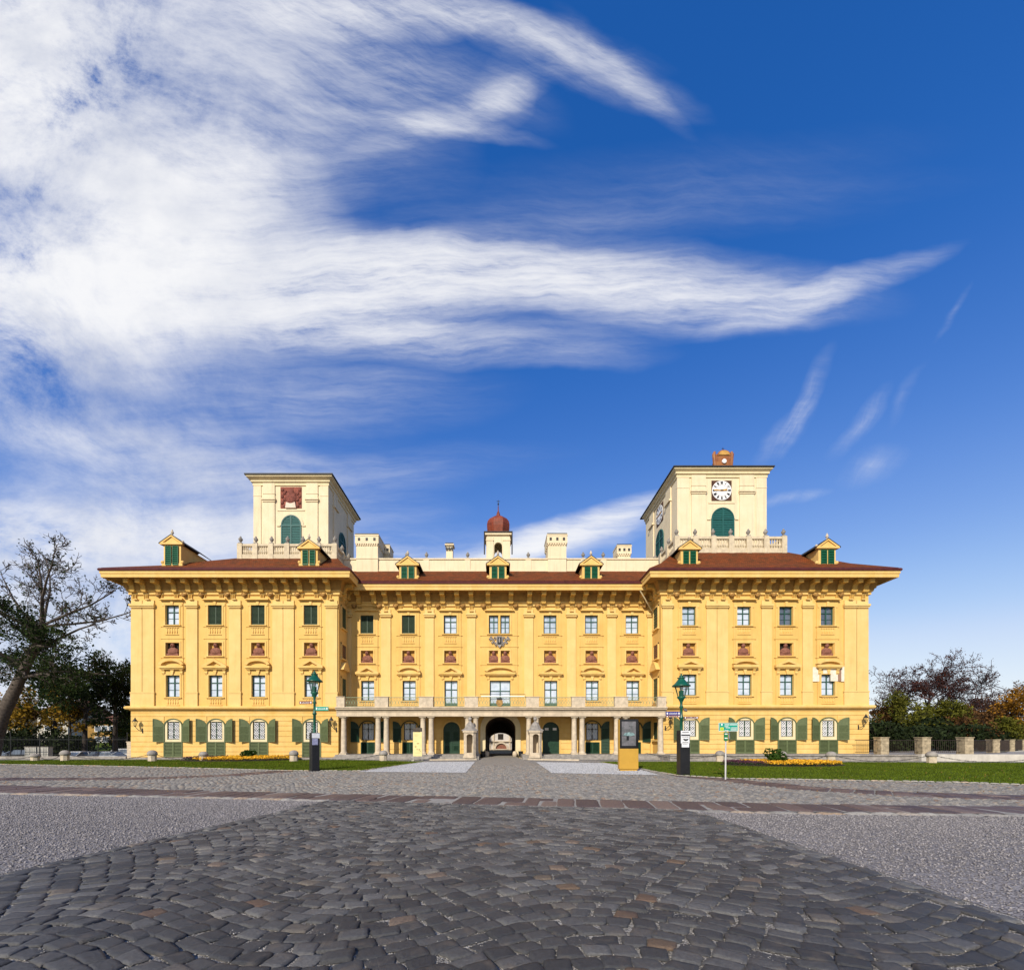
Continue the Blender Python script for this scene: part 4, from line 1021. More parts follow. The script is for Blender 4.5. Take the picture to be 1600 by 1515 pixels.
# ---- natural stone setts: every stone is modelled
def setts(name, cx, cy, ax, ay, rot, m, n=6, top=.024, rim=-.02, rough=.006, tilt=.02, irr=1.0):
    K = len(cx); t = (np.array([-1,-.94,-.62,0,.62,.94,1.]) if n == 7 else np.linspace(-1, 1, n)); U, Vv = np.meshgrid(t, t, indexing='ij'); U = U.ravel(); Vv = Vv.ravel()
    Us = U*np.sqrt(1-.07*Vv**4); Vs = Vv*np.sqrt(1-.07*U**4)
    prof = (1-np.abs(U)**9)*(1-np.abs(Vv)**9); edge = (np.abs(U) > .99) | (np.abs(Vv) > .99)
    dome = (1-.10*(U**2+Vv**2)/2)
    x = Us[None,:]*ax[:,None]; y = Vs[None,:]*ay[:,None]
    sk = irr*rng.normal(0, .15 if n == 7 else .09, (K,1)); x = x + sk*y; y = y*(1+irr*rng.normal(0, .08, (K,1))*Us[None,:]); x = x*(1+irr*rng.normal(0, .08, (K,1))*Vs[None,:])
    x = x + rng.normal(0, .06, x.shape)*np.minimum(ax, ay)[:,None]*edge[None,:]; y = y + rng.normal(0, .035, y.shape)*np.minimum(ax, ay)[:,None]*edge[None,:]
    z = np.where(edge[None,:], rim, top*dome[None,:]*np.minimum(prof+.35, 1)[None,:] + rng.normal(0, rough, x.shape)
                 + rng.normal(0, tilt, (K,1))*x + rng.normal(0, tilt, (K,1))*y + rng.normal(0, .006, (K,1)))
    c, s = np.cos(rot)[:,None], np.sin(rot)[:,None]
    Xw = cx[:,None]+x*c-y*s; Yw = cy[:,None]+x*s+y*c
    V = np.stack([Xw, Yw, z], -1).reshape(-1, 3)
    i, j = np.meshgrid(np.arange(n-1), np.arange(n-1), indexing='ij'); i = i.ravel(); j = j.ravel()
    q = np.stack([i*n+j, (i+1)*n+j, (i+1)*n+j+1, i*n+j+1], -1)
    Fa = (q[None]+(np.arange(K)*n*n)[:,None,None]).reshape(-1, 4)
    return np_mesh(name, V, Fa, m, smooth=True)
def sett_mat(name, stops, rough, fine, spec=.4):
    m = bpy.data.materials.new(name); m.use_nodes = True; N = m.node_tree.nodes; L = m.node_tree.links; b = N['Principled BSDF']
    b.inputs['Specular IOR Level'].default_value = spec
    g = N.new('ShaderNodeNewGeometry'); cr = N.new('ShaderNodeValToRGB'); e = cr.color_ramp.elements
    cr.color_ramp.interpolation = 'CONSTANT' if False else 'LINEAR'
    e[0].position = stops[0][0]; e[0].color = (*stops[0][1],1); e[1].position = stops[-1][0]; e[1].color = (*stops[-1][1],1)
    for p, c in stops[1:-1]: q = e.new(p); q.color = (*c,1)
    L.new(g.outputs['Random Per Island'], cr.inputs[0])
    n = N.new('ShaderNodeTexNoise'); n.inputs['Scale'].default_value = fine; n.inputs['Detail'].default_value = 8; n.inputs['Roughness'].default_value = .75
    L.new(g.outputs['Position'], n.inputs['Vector'])
    mr = N.new('ShaderNodeMapRange'); mr.inputs['From Min'].default_value = .3; mr.inputs['From Max'].default_value = .72; mr.inputs['To Min'].default_value = .5; mr.inputs['To Max'].default_value = 1.6
    L.new(n.outputs['Fac'], mr.inputs['Value']); hv = N.new('ShaderNodeHueSaturation'); L.new(mr.outputs[0], hv.inputs['Value']); L.new(cr.outputs[0], hv.inputs['Color'])
    n2 = N.new('ShaderNodeTexNoise'); n2.inputs['Scale'].default_value = 4.5; n2.inputs['Detail'].default_value = 6; L.new(g.outputs['Position'], n2.inputs['Vector'])
    m2 = N.new('ShaderNodeMapRange'); m2.inputs['From Min'].default_value = .56; m2.inputs['From Max'].default_value = .74; m2.inputs['To Max'].default_value = .5; L.new(n2.outputs['Fac'], m2.inputs['Value'])
    mx = N.new('ShaderNodeMix'); mx.data_type = 'RGBA'; mx.inputs['B'].default_value = (.15,.115,.08,1); L.new(hv.outputs[0], mx.inputs['A']); L.new(m2.outputs[0], mx.inputs['Factor'])
    L.new(mx.outputs['Result'], b.inputs['Base Color'])
    rr = N.new('ShaderNodeMapRange'); rr.inputs['To Min'].default_value = rough-.12; rr.inputs['To Max'].default_value = rough+.2; L.new(n.outputs['Fac'], rr.inputs['Value']); L.new(rr.outputs[0], b.inputs['Roughness'])
    bp = N.new('ShaderNodeBump'); bp.inputs['Strength'].default_value = .9; bp.inputs['Distance'].default_value = .016; L.new(n.outputs['Fac'], bp.inputs['Height']); L.new(bp.outputs[0], b.inputs['Normal'])
    return m
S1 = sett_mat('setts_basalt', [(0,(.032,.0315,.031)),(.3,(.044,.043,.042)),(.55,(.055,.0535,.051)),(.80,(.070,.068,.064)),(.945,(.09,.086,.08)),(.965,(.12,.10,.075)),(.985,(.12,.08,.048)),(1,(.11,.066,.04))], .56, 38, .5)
S2 = sett_mat('setts_granite', [(0,(.155,.143,.122)),(.4,(.215,.198,.168)),(.75,(.265,.24,.20)),(.92,(.29,.245,.18)),(1,(.22,.145,.095))], .75, 16, .3)
S3 = sett_mat('porphyry', [(0,(.070,.047,.044)),(.5,(.102,.068,.059)),(.8,(.132,.088,.072)),(1,(.17,.12,.095))], .6, 18, .35)
S4 = sett_mat('edge_limestone', [(0,(.27,.25,.21)),(.6,(.36,.33,.27)),(1,(.40,.28,.17))], .8, 16, .3)
# near path: arched courses between two straight edge rows
cx = []; cy = []; ro = []; sx = []; sy = []
pitch, row = .235, .262
for k in range(-6, 84):
    for i in range(-32, 26):
        x = i*pitch + (pitch/2 if k % 2 else 0); arc = .50*math.cos(2*math.pi*(x-.9)/5.2)
        y = .6 + k*row*0.78 + arc
        if y < 1.2: continue
        if x < pathLx(y)+.36 or x > pathRx(y)-.36 or y > fnear(x)-.14: continue
        sl = math.atan(-.50*2*math.pi/5.2*math.sin(2*math.pi*(x-.9)/5.2))
        cx.append(x); cy.append(y); ro.append(sl); cs = math.cos(sl); sx.append(pitch*.482/max(cs, .6)); sy.append(row*.78*.482*max(cs,.78))
for side in (0, 1):
    for j in range(2):
        y = 1.0
        while y < 13.6:
            ln = random.uniform(.2, .34); yc_ = y+ln/2
            x = (pathLx(yc_)+.10+.17*j) if side == 0 else (pathRx(yc_)-.10-.17*j)
            if yc_ < fnear(x)-.1:
                cx.append(x); cy.append(yc_); ro.append(-math.atan(.2) if side == 0 else math.atan(.022)); sx.append(.078); sy.append(ln/2-.008)
            y += ln+.012
cx, cy, ro, sx, sy = map(np.array, (cx, cy, ro, sx, sy))
cx = cx+rng.normal(0,.010,len(cx)); cy = cy+rng.normal(0,.010,len(cy)); ro = ro+rng.normal(0,.08,len(ro)); f_ = 1+rng.normal(0,.09,len(cx))
lt = rng.uniform(0, 1, len(cx)) < np.clip((cy-3.5)/9.0, .04, .80)      # share of paler stones grows with distance: darkening towards the lens put into colour
S1B = sett_mat('setts_far_lightened', [(0,(.066,.064,.060)),(.4,(.092,.089,.083)),(.8,(.122,.118,.109)),(.95,(.15,.138,.118)),(1,(.14,.10,.07))], .6, 38, .45)
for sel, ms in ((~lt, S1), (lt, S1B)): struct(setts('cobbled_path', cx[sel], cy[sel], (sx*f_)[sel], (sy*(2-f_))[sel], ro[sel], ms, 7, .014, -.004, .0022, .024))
# forecourt of small granite setts behind the porphyry band
gx, gy = np.meshgrid(np.arange(-40, 42, .215), np.arange(10.3, 33.5, .185)); gx = gx+(np.round(gy/.185) % 2)[...]*.1
gx = gx.ravel()+rng.normal(0,.014,gx.size); gy = gy.ravel()+.35*np.sin(gx*2.4/1.3)*0+rng.normal(0,.012,gx.size)
gy2 = gy+.22*np.cos(gx*2*math.pi/2.9)
ok = (gy2 > ffar(gx)+.12) & (np.abs(gx) < 1.22*gy2+2.5)
for Pp in (LAWN_L, LAWN_R, LIGHT_L, LIGHT_R): ok &= ~in_poly(gx, gy2, Pp)
def dist_pl(x, y, pl):
    d = np.full(x.shape, 1e9)
    for (a, b), (c, e) in zip(pl[:-1], pl[1:]):
        L2 = (c-a)**2+(e-b)**2; t = np.clip(((x-a)*(c-a)+(y-b)*(e-b))/L2, 0, 1); d = np.minimum(d, np.hypot(x-a-t*(c-a), y-b-t*(e-b)))
    return d
for pl in BAND2: ok &= dist_pl(gx, gy2, pl) > .85
gx, gy2 = gx[ok], gy2[ok]; K = len(gx)
struct(setts('cobbled_forecourt', gx, gy2, np.full(K,.102)*(1+rng.normal(0,.07,K)), np.full(K,.087)*(1+rng.normal(0,.07,K)), rng.normal(0,.08,K), S2, 4, .02, -.014, .004, .05))
# porphyry slab bands and pale edging stones
cx = []; cy = []; sx = []; sy = []; ro = []
x = -42.0
while x < 42:
    w = random.uniform(.42, .78); xm = x+w/2; a, b = float(fnear(xm)), float(ffar(xm)); an = math.atan2(float(ffar(xm+.5)-ffar(xm-.5)), 1.0)
    if random.random() < .25:
        sp = random.uniform(.35,.65); mid_ = a+(b-a)*sp
        for p, q in ((a,mid_-.02),(mid_+.02,b)): cx.append(xm); cy.append((p+q)/2); sx.append(w/2-.012); sy.append((q-p)/2); ro.append(an)
    else: cx.append(xm); cy.append((a+b)/2); sx.append(w/2-.012); sy.append((b-a)/2-.01); ro.append(an)
    x += w
for pl in BAND2:
    for (a, b), (c, e) in zip(pl[:-1], pl[1:]):
        Ls = math.hypot(c-a, e-b); t = 0.0; an = math.atan2(e-b, c-a)
        while t < Ls-.2:
            w = random.uniform(.4,.7)
            for o_ in (-.4, .4): cx.append(a+(c-a)*(t+w/2)/Ls - math.sin(an)*o_); cy.append(b+(e-b)*(t+w/2)/Ls + math.cos(an)*o_); sx.append(w/2-.02); sy.append(.375); ro.append(an)
            t += w
A = [np.array(v) for v in (cx,cy,sx,sy,ro)]
struct(setts('porphyry_band', A[0], A[1], A[2], A[3], A[4]+rng.normal(0,.012,len(A[0])), S3, 7, .010, -.012, .0015, .004, .12))
MORT = mat('pale_mortar', (.29,.27,.235), .9, .2, 5, .3, 30)
sheet('band_mortar', [(x, float(fnear(x))+.0) for x in nearX] + [(x, float(ffar(x))) for x in farX[::-1]], -.003, MORT)
cx = []; cy = []; sx = []; sy = []; ro = []; x = -42.0
while x < 42:
    w = random.uniform(.28,.7); xm = x+w/2; an = math.atan2(float(fnear(xm+.5)-fnear(xm-.5)), 1.0)
    if not (pathLx(13)+.2 < xm < pathRx(11.5)-.1): cx.append(xm); cy.append(float(fnear(xm))-.24); sx.append(w/2-.012); sy.append(random.uniform(.17,.23)); ro.append(an)
    x += w
A = [np.array(v) for v in (cx,cy,sx,sy,ro)]
struct(setts('edging_stones', A[0], A[1], A[2], A[3], A[4]+rng.normal(0,.03,len(A[0])), S4, 5, .022, -.012, .004, .02))
# gravel: real pebbles
def pebbles(name, x, y, r, m, z0=-.006):
    K = len(x); o = np.array([(1,0,0),(-1,0,0),(0,1,0),(0,-1,0),(0,0,1),(0,0,-.6)], float)
    V = o[None]*(r[:,None,None]*rng.uniform(.6,1.25,(K,1,3))); V += rng.normal(0,.16,(K,6,3))*r[:,None,None]
    t = rng.uniform(0, 6.28, K); c, s = np.cos(t)[:,None], np.sin(t)[:,None]
    X_ = V[:,:,0]*c-V[:,:,1]*s; Y_ = V[:,:,0]*s+V[:,:,1]*c
    V = np.stack([X_+x[:,None], Y_+y[:,None], V[:,:,2]*.8+z0+r[:,None]*.35], -1).reshape(-1,3)
    f = np.array([(0,2,4),(2,1,4),(1,3,4),(3,0,4),(2,0,5),(1,2,5),(3,1,5),(0,3,5)]); Fa = (f[None]+(np.arange(K)*6)[:,None,None]).reshape(-1,3)
    o = np_mesh(name, V, Fa, m, loops=3); o['kind'] = 'stuff'; return o
PEB = mat('pebble', (.275,.253,.243), .9, .2, 60, island=.38, col2=(.22,.203,.195), spec=.15)
N0 = 420000
x = rng.uniform(-20, 18, N0); y = 2.5+13*np.sqrt(rng.uniform(0,1,N0)*.9+.0)
sp_ = np.abs(rng.normal(0,.10,N0))*(rng.uniform(0,1,N0) < .5); lf = (x < pathLx(y)+.02+sp_) & (y < fnear(x)-.46) & (x > -1.13*y-3.2); rt = (x > pathRx(y)-.02-sp_) & (y < fnear(x)-.46) & (x < 1.19*y+3.2)
for s_, l_ in ((lf, 'pale grey gravel field on the left of the cobbled path'), (rt, 'pale grey gravel field on the right of the cobbled path')):
    o = pebbles('gravel', x[s_], y[s_], rng.gamma(5, .0024, s_.sum()).clip(.005,.026), PEB)
N1 = 170000; x = rng.uniform(-8, 6, N1); y = 1.5+11.5*rng.uniform(0, 1, N1)**.55; s_ = (x > pathLx(y)) & (x < pathRx(y)) & (y < fnear(x))  # pale grit strewn thicker with distance, to brighten the far path
pebbles('joint_grit', x[s_], y[s_], rng.uniform(.0035,.0085,s_.sum()), mat('grit', (.34,.315,.275), .9, .2, 50, island=.5), -.0045)

LVS = mat('fallen_leaf', (.30,.15,.03), .8, .2, 3, island=.5, col2=(.16,.08,.025))
for Pp in (LIGHT_L, LIGHT_R):
    xs = [p[0] for p in Pp]; ys = [p[1] for p in Pp]; n = 30000; x = rng.uniform(min(xs), max(xs), n); y = rng.uniform(min(ys), max(ys), n); ok = in_poly(x, y, Pp)
    pebbles('gravel', x[ok], y[ok], rng.uniform(.012,.03,ok.sum()), mat('pebble_white', (.44,.435,.43), .9, .15, 40, island=.4), .012)
# ---- lawns
def lawn_mat():
    m = mat('lawn_green', (.082,.115,.007), .9, .2, .35, .5, 40, col2=(.054,.084,.006), spec=.1); return m
LWN = lawn_mat(); BLD = mat('grass_blade', (.108,.146,.009), .8, .2, .4, island=.45, col2=(.066,.098,.007), trans=.2, spec=.1)
for Pp in (LAWN_L, LAWN_R):
    mb = MB(); mb.pxy(Pp, -.02, .045); o = mb.build('lawn', LWN); struct(o)
    xs = [p[0] for p in Pp]; ys = [p[1] for p in Pp]; n = 120000
    x = rng.uniform(max(min(xs),-42), min(max(xs),44), n); y = rng.uniform(min(ys), max(ys), n); ok = in_poly(x, y, Pp); x, y = x[ok], y[ok]; K = len(x)
    t = rng.uniform(0, 6.28, K); h = rng.uniform(.03,.075,K); w = rng.uniform(.012,.025,K)
    V = np.stack([np.stack([x-w*np.cos(t), y-w*np.sin(t), np.full(K,.04)],-1), np.stack([x+w*np.cos(t), y+w*np.sin(t), np.full(K,.04)],-1),
                  np.stack([x+rng.normal(0,.03,K), y+rng.normal(0,.03,K), .045+h],-1)], 1).reshape(-1,3)
    o = np_mesh('grass', V, np.arange(3*K).reshape(-1,3), BLD, loops=3); o['kind'] = 'stuff'
for pts in (LAWN_L[3:], LAWN_R[4:]+[LAWN_R[0]]):
    cx = []; cy = []; sx = []; ro = []
    for (a, b), (c, e) in zip(pts[:-1], pts[1:]):
        Ls = math.hypot(c-a, e-b); n = max(1, int(Ls/.28)); an = math.atan2(e-b, c-a)
        for i in range(n): t = (i+.5)/n; cx.append(a+(c-a)*t); cy.append(b+(e-b)*t); sx.append(Ls/n/2-.008); ro.append(an)
    A = [np.array(v) for v in (cx,cy,sx,ro)]
    struct(setts('lawn_edging', A[0], A[1], A[2], np.full(len(cx),.06), A[3], S4, 7, .055, .02, .004, .01))
# ---- cobbled ramp to the gate with curved kerbs, right-hand terrace
rm = MB(); n = 12; prev = None
def rw_(y): t = (y-33)/(47.6-33); return (X(737,36)+(GA[0]-X(737,36))*t**.8 if t > 0 else X(737,36), X(838,36)+(GA[1]-X(838,36))*t**.8 if t > 0 else X(838,36), .012+.16*max(0,t)**1.3)
for i in range(n+1):
    y = 33+(62-33)*i/n if i == n else 33+(47.6-33)*i/(n-1)
    a, b, z = rw_(min(y,47.6)); cur = ((a-.0,y,z),(b+.0,y,z))
    if prev: rm.quad(prev[0], prev[1], cur[1], cur[0])
    prev = cur
RMP = sett_mat('setts_far', [(0,(.245,.222,.185)),(1,(.245,.222,.185))], .8, 7, .2)
struct(rm.build('ramp', RMP))
for sd, pts in (('left', [(759,1179.5,45),(752,1180.6,44.2),(744,1182.5,43),(728,1186.3,42.6),(700,1188.6,42.2),(655,1189.6,41.5)]), ('right', [(809,1179.5,45),(817,1180.6,44.2),(826,1182.8,43),(838,1186.3,42.6),(866,1188.8,42),(905,1190.2,41.2)])):
    pp_ = [(X(p,D_), D_) for p, _, D_ in pts]
    kb = MB(); q = [(-.07,-.02),(-.07,.11),(.07,.11),(.07,-.02)]; kb.sweep(pp_, q); struct(kb.build('kerb', STW))
tr = MB(); xr0, xr1 = X(1041,41.5), 62
tr.box(xr0, 40.6, -.02, xr1, 62, .5); tr.box(xr0-.02, 40.5, .44, X(1437,41), 41.1, .56)
o = tr.build('terrace_wall', STG); tag(o, 'long low grey stone terrace wall under the right end of the palace', 'wall')
pv = MB(); pv.box(-60, 42.9, -.02, X(533,43), 44.7, .02); struct(pv.build('pavement', STG))
tw = MB(); tw.pxy([(X(1440,40.2),40.2),(X(1600,41),39.2),(X(1760,41),38.6),(X(1760,41),39.0),(X(1600,41),39.6),(X(1440,40.2),40.59)], -.02, .62)
tag(tw.build('low_wall', PLW), 'low white plastered wall below the pillared railing at the right edge', 'wall')

# =================================================================== STREET FURNITURE
def lamp(px, py, D, top, label, signs):
    x = X(px, D); t = empty('street_lamp', (x, D, .0), label, 'street lamp', 'green cast-iron street lamps')
    hgt = top; mb = MB()
    mb.lathe(0,0,[(.2,0),(.2,.25),(.15,.35),(.13,1.1),(.16,1.15),(.12,1.25),(.1,1.9),(.13,1.95),(.13,2.02),(.085,2.1),(.08,hgt*.55),(.12,hgt*.555),(.12,hgt*.57),(.075,hgt*.585),(.07,hgt*.66),(.11,hgt*.67),(.07,hgt*.69),(.07,hgt*.72),(.14,hgt*.75),(.24,hgt*.772),(.2,hgt*.779),(.1,hgt*.782)], 14)
    mb.build('post', LMG, t, True)
    z0 = hgt*.779; z1 = hgt*.885
    g = MB(); g.lathe(0,0,[(.19,z0+.02),(.35,z1)], 12); g.build('lantern_glass', LGL, t)
    c = MB()
    for k in range(6):
        a = k*math.pi/3; c.tube([(.195*math.cos(a),.195*math.sin(a),z0),(.36*math.cos(a),.36*math.sin(a),z1)], .014, 4)
    c.build('lantern_frame', LMG, t)
    c = MB(); c.lathe(0,0,[(.12,z0),(.13,z0+.3),(.1,z0+.32)], 10); c.build('lamp_fitting', LMG, t)
    b = MB(); b.ball((0,0,z0+.45), .09, .09, .13); b.build('bulb', WHT, t)
    r = MB(); r.lathe(0,0,[(.42,z1-.04),(.49,z1-.02),(.47,z1+.03),(.34,z1+.13),(.23,z1+.27),(.17,z1+.36),(.14,z1+.39),(.21,z1+.41),(.21,z1+.45),(.1,z1+.47),(.1,z1+.53),(.13,z1+.55),(.04,z1+.58),(.03,z1+.66)], 16)
    r.build('lamp_hood', LMG, t, True)
    for (sx0, sx1, sz0, sz1, mm, yaw, arrow, lab) in signs:
        ob = MB(); L = abs(sx1-sx0); sg = 1 if sx1 > sx0 else -1
        def tf(u, y, z): return (sg*(.1+u*math.cos(yaw)), -.10*1+u*math.sin(yaw)+y, z)
        def bx(u0, y0, za, u1, y1, zb):
            m_ = MB(); m_.box(u0,y0,za,u1,y1,zb); return [tf(*v) for v in m_.v], m_.f
        ob.add(*bx(0, -.02, sz0, L, .02, sz1)); o = ob.build('street_sign', mm, t); o['label'] = lab
        w = MB(); h = sz1-sz0; R_ = random.Random(int(sz0*100)); u = L*.22
        for uu in (L*.05, L*.85): w.add(*bx(uu, -.026, sz0+h*.25, uu+L*.09, -.021, sz0+h*.75))
        while u < L*.78:
            lw = R_.uniform(.035,.075); w.add(*bx(u, -.026, sz0+h*.32, u+.018, -.021, sz0+h*(.72 if R_.random() < .5 else .6)))
            w.add(*bx(u+.018, -.026, sz0+h*.32, u+lw-.012, -.021, sz0+h*.42)); u += lw
        w.build('lettering', WHT, o)
    return t
s27 = 27.0/700
lamp(491.5, 1203, 27.2, (1203-1046)*27.2/700, 'green lamp post with a brown and a bright green street sign, beside the left lawn',
     [(0,-.86,4.02,4.2,SBR,.18,0,'brown street sign pointing left'), (0,.78,3.62,3.86,SGN,0,0,'green street sign')])
D_ = 24.2
lamp(1064.5, 1208, D_, (1208-1053.5)*D_/700+.02, 'green lamp post with blue and brown street signs, behind the black box with white posters',
     [(0,-.78,3.16,3.36,SBL,0,0,'blue street sign'), (0,-.78,3.05,3.15,SBR,0,0,'narrow brown sign under the blue one'), (0,.78,2.96,3.1,SBR,0,0,'brown street sign pointing right'), (0,.9,3.4,3.56,SBR,1.0,0,'brown sign pointing away from the viewer')])
def poster_box(x, y, rz, h, w, label, papers):
    t = empty('poster_box', (x, y, 0), label, 'poster box', 'black poster boxes at the lamp posts', rz)
    mb = MB(); mb.pxy([(-w/2+.03,-w/2),(w/2-.03,-w/2),(w/2,-w/2+.03),(w/2,w/2-.03),(w/2-.03,w/2),(-w/2+.03,w/2),(-w/2,w/2-.03),(-w/2,-w/2+.03)], 0, h)
    mb.box(-w/2-.012,-w/2-.012,0,w/2+.012,w/2+.012,.07); mb.build('box', BLK, t)
    for i, (u0, z0, u1, z1, face, m) in enumerate(papers):
        p = MB()
        if face == 0: p.box(u0, -w/2-.012-.003*i, z0, u1, -w/2-.004, z1)
        else: p.box(w/2+.004, u0, z0, w/2+.012+.003*i, u1, z1)
        p.build('poster', m, t)
    return t
PAP = mat('paper_white', (.72,.72,.72), .8, .1, 8); PAB = mat('paper_blue', (.34,.35,.50), .8, .5, 9, col2=(.16,.16,.24)); PAR = mat('paper_brown', (.26,.19,.16), .8, .4, 9, col2=(.42,.38,.38))
INK = mat('ink', (.02,.02,.022), .8)
poster_box(X(493,26.6), 26.45, R(40), 2.27, .46, 'black box plastered with torn blue and white posters near the left flower bed', 
           [(-.22,1.95,.22,2.24,0,PAP),(-.2,1.55,.12,1.93,0,PAB),(-.22,1.56,.2,1.9,1,PAR),(-.2,1.98,.15,2.2,1,PAP),(-.02,1.5,.21,1.72,1,PAP)])
pb2 = poster_box(X(1067,23.0), 22.95, R(2), 2.32, .5, 'black box with white posters, one showing a black wing shape, on the right lawn',
           [(-.24,2.06,.24,2.3,0,PAP),(-.24,1.66,.2,2.04,0,PAP),(-.2,1.46,.18,1.65,0,PAP),(-.22,2.06,.22,2.11,0,INK),(-.17,2.20,.16,2.23,0,INK),(-.18,1.98,.15,2.0,0,INK),(-.16,1.70,.14,1.72,0,INK),(-.15,1.6,.1,1.61,0,INK)])
q = MB(); q.pxz([(-.14,1.9),(0,1.87),(.14,1.9),(.09,1.82),(0,1.80),(-.09,1.82)], -.30, -.292); q.build('poster_emblem', INK, pb2)
# ochre kiosk with screen
D = 26.4; t = empty('information_kiosk', (X(983,D), D, .0), 'ochre metal information kiosk with a black framed screen on the light gravel', 'kiosk')
w = X(997,D)-X(968,D); hT = (1204.5-1123)*D/700; hm = (1204.5-1169)*D/700
mb = MB(); mb.box(-w/2, 0, .13, w/2, .32, hm); mb.box(-w/2-.03, .04, .13, -w/2, .34, hT-.02); mb.build('base', KGD, t)
mb = MB(); mb.box(-w/2+.03, .05, 0, w/2-.05, .28, .13); mb.build('plinth', KGD, t)
mb = MB(); mb.box(-w/2+.004, -.012, hm, w/2-.004, .3, hT); mb.build('screen_frame', mat('screen_black', (.006,.006,.007), .18, .1, 3, spec=.5), t)
SCR = mat('screen_picture', (.16,.15,.16), .15, .5, 3.2, col2=(.07,.075,.075), spec=.5)
mb = MB(); s0, s1, q0, q1 = -w/2+.11, w/2-.15, hm+.16, hT-.14; mb.quad((s0,-.0155,q0),(s1,-.0155,q0),(s1,-.0155,q1),(s0,-.0155,q1)); sc = mb.build('screen', SCR, t)
mb = MB(); hh = q1-q0; mb.cur = 0
mb.pxz([(s0+.06,q0+.42*hh),(s0+.2,q0+.53*hh),(s0+.45,q0+.56*hh),(s1-.15,q0+.53*hh),(s1-.05,q0+.44*hh),(s1-.3,q0+.40*hh)], -.018, -.0165)
mb.cur = 1
for k, (a, b) in enumerate(((.2,.8),(.2,.8),(.15,.5),(.15,.62))): z = q0+hh*(.9-.055*k); mb.box(s0+(s1-s0)*a, -.018, z, s0+(s1-s0)*b, -.0165, z+.014)
mb.cur = 2; mb.box(s0+.28, -.018, q0+.22*hh, s0+.42, -.0165, q0+.41*hh); mb.box(s0+.03, -.0175, q0+.395*hh, s1-.1, -.0166, q0+.42*hh)
mb.build('screen_image', [mat('screen_teal', (.22,.33,.33), .2, .4, 9), mat('screen_grey', (.30,.30,.31), .2), BLK], sc)
# green direction sign
D = 20.6; xs = X(1133.5, D); t = empty('direction_sign', (xs, D, .045), 'green cycle route sign on a white post in the right lawn', 'sign')
mb = MB(); mb.tube([(0,0,-.05),(.02,0,2.55)], .036, 8); mb.build('post', GPL, t)
k = D/700; zz = lambda y: Z(y,D)-.045
mb = MB(); mb.box(X(1122,D)-xs, -.06, zz(1142), X(1152,D)-xs, -.04, zz(1128.8)); p = mb.build('sign_panel', SGN, t)
mb = MB(); mb.cur = 0; a = X(1122,D)-xs; b = X(1152,D)-xs
for (u0, u1, y0, y1) in ((.02,.98,1128.8,1129.3),(.02,.98,1141.5,1142),(0,.02,1128.8,1142),(.98,1,1128.8,1142),(.12,.2,1130.5,1133),(.3,.55,1131.2,1132.3),(.58,.95,1131.2,1132.3),(.3,.5,1134.2,1135),(.36,.6,1136.1,1136.9),(.65,.95,1136.1,1136.9),(.62,.95,1138.2,1138.9),(.3,.5,1140,1140.6),(.62,.93,1140.2,1140.8)):
    mb.box(a+(b-a)*u0, -.066, zz(y1), a+(b-a)*u1, -.061, zz(y0))
mb.build('lettering', WHT, p)
mb = MB(); mb.box(a+(b-a)*.08, -.067, zz(1141), a+(b-a)*.25, -.0615, zz(1136)); y_ = mb.build('route_badge', YLS, p)
mb = MB(); mb.tube([(a+(b-a)*.165+.035*math.cos(i*.63), -.07, zz(1138.5)+.035*math.sin(i*.63)) for i in range(11)], .008, 4); mb.build('route_mark', SG2, y_)
mb = MB(); mb.box(X(1129.8,D)-xs, -.075, zz(1156.8), X(1136.3,D)-xs, -.055, zz(1143.5)); o = mb.build('small_panel', SG2, t); o['label'] = 'small dark green panel under the main sign'
mb = MB(); 
for y0, y1 in ((1145.5,1147),(1152,1153.5)): mb.box(X(1131,D)-xs, -.08, zz(y1), X(1135.4,D)-xs, -.076, zz(y0))
mb.build('lettering', WHT, o)
mb = MB(); q = [(X(1139,D)-xs, .02),(X(1145.5,D)-xs, .3)]; mb.pxy([q[0],(q[1][0],q[1][1]),(q[1][0]+.012,q[1][1]+.012),(q[0][0]+.012,q[0][1]+.012)], zz(1154), zz(1142.5)); mb.tube([(0,0,zz(1146)),(q[0][0],q[0][1],zz(1146))], .012, 4)
o = mb.build('rear_panel', GPL, t); o['label'] = 'bare grey back of a panel facing away'
# yellow banner
D = 40.5; t = empty('banner_stand', (X(652.5,D), D, 0), 'tall pale yellow banner on two thin posts before the left columns', 'banner'); zz = lambda y: Z(y,D)
mb = MB(); w = X(659.8,D)-X(646,D)
for xx in (-w/2, w/2): mb.tube([(xx,.02,0),(xx,.02,zz(1143))], .025, 6)
mb.box(-w/2-.16, -.1, 0, -w/2+.1, .12, .06); mb.build('post', PLW, t)
mb = MB(); mb.box(-w/2, -.03, zz(1181), w/2, .0, zz(1143.3)); p = mb.build('banner', BAN, t)
mb = MB(); 
for (u, y, r) in ((.28,1166,.1),(.45,1170,.07),(.7,1170.5,.09),(.5,1161,.08),(.62,1161,.06),(.8,1173,.06)): mb.ball((-w/2+w*u,-.03,zz(y)), r, .006, r, 8, 4)
for y, a, b in ((1147,.15,.6),(1149,.15,.5),(1157,.15,.5),(1175.5,.2,.85)): mb.box(-w/2+w*a, -.034, zz(y+.4), -w/2+w*b, -.031, zz(y))
mb.build('banner_print', BRD, p)
mb = MB(); mb.pxz([(-w/2,zz(1142.5)),(w/2,zz(1142.5)),(w/2,zz(1136.5)),(-w/2+.25,zz(1136)),(-w/2,zz(1138))], -.04, .1); mb.build('header_board', mat('header_brown', (.07,.055,.04), .7, .3, 5), t)
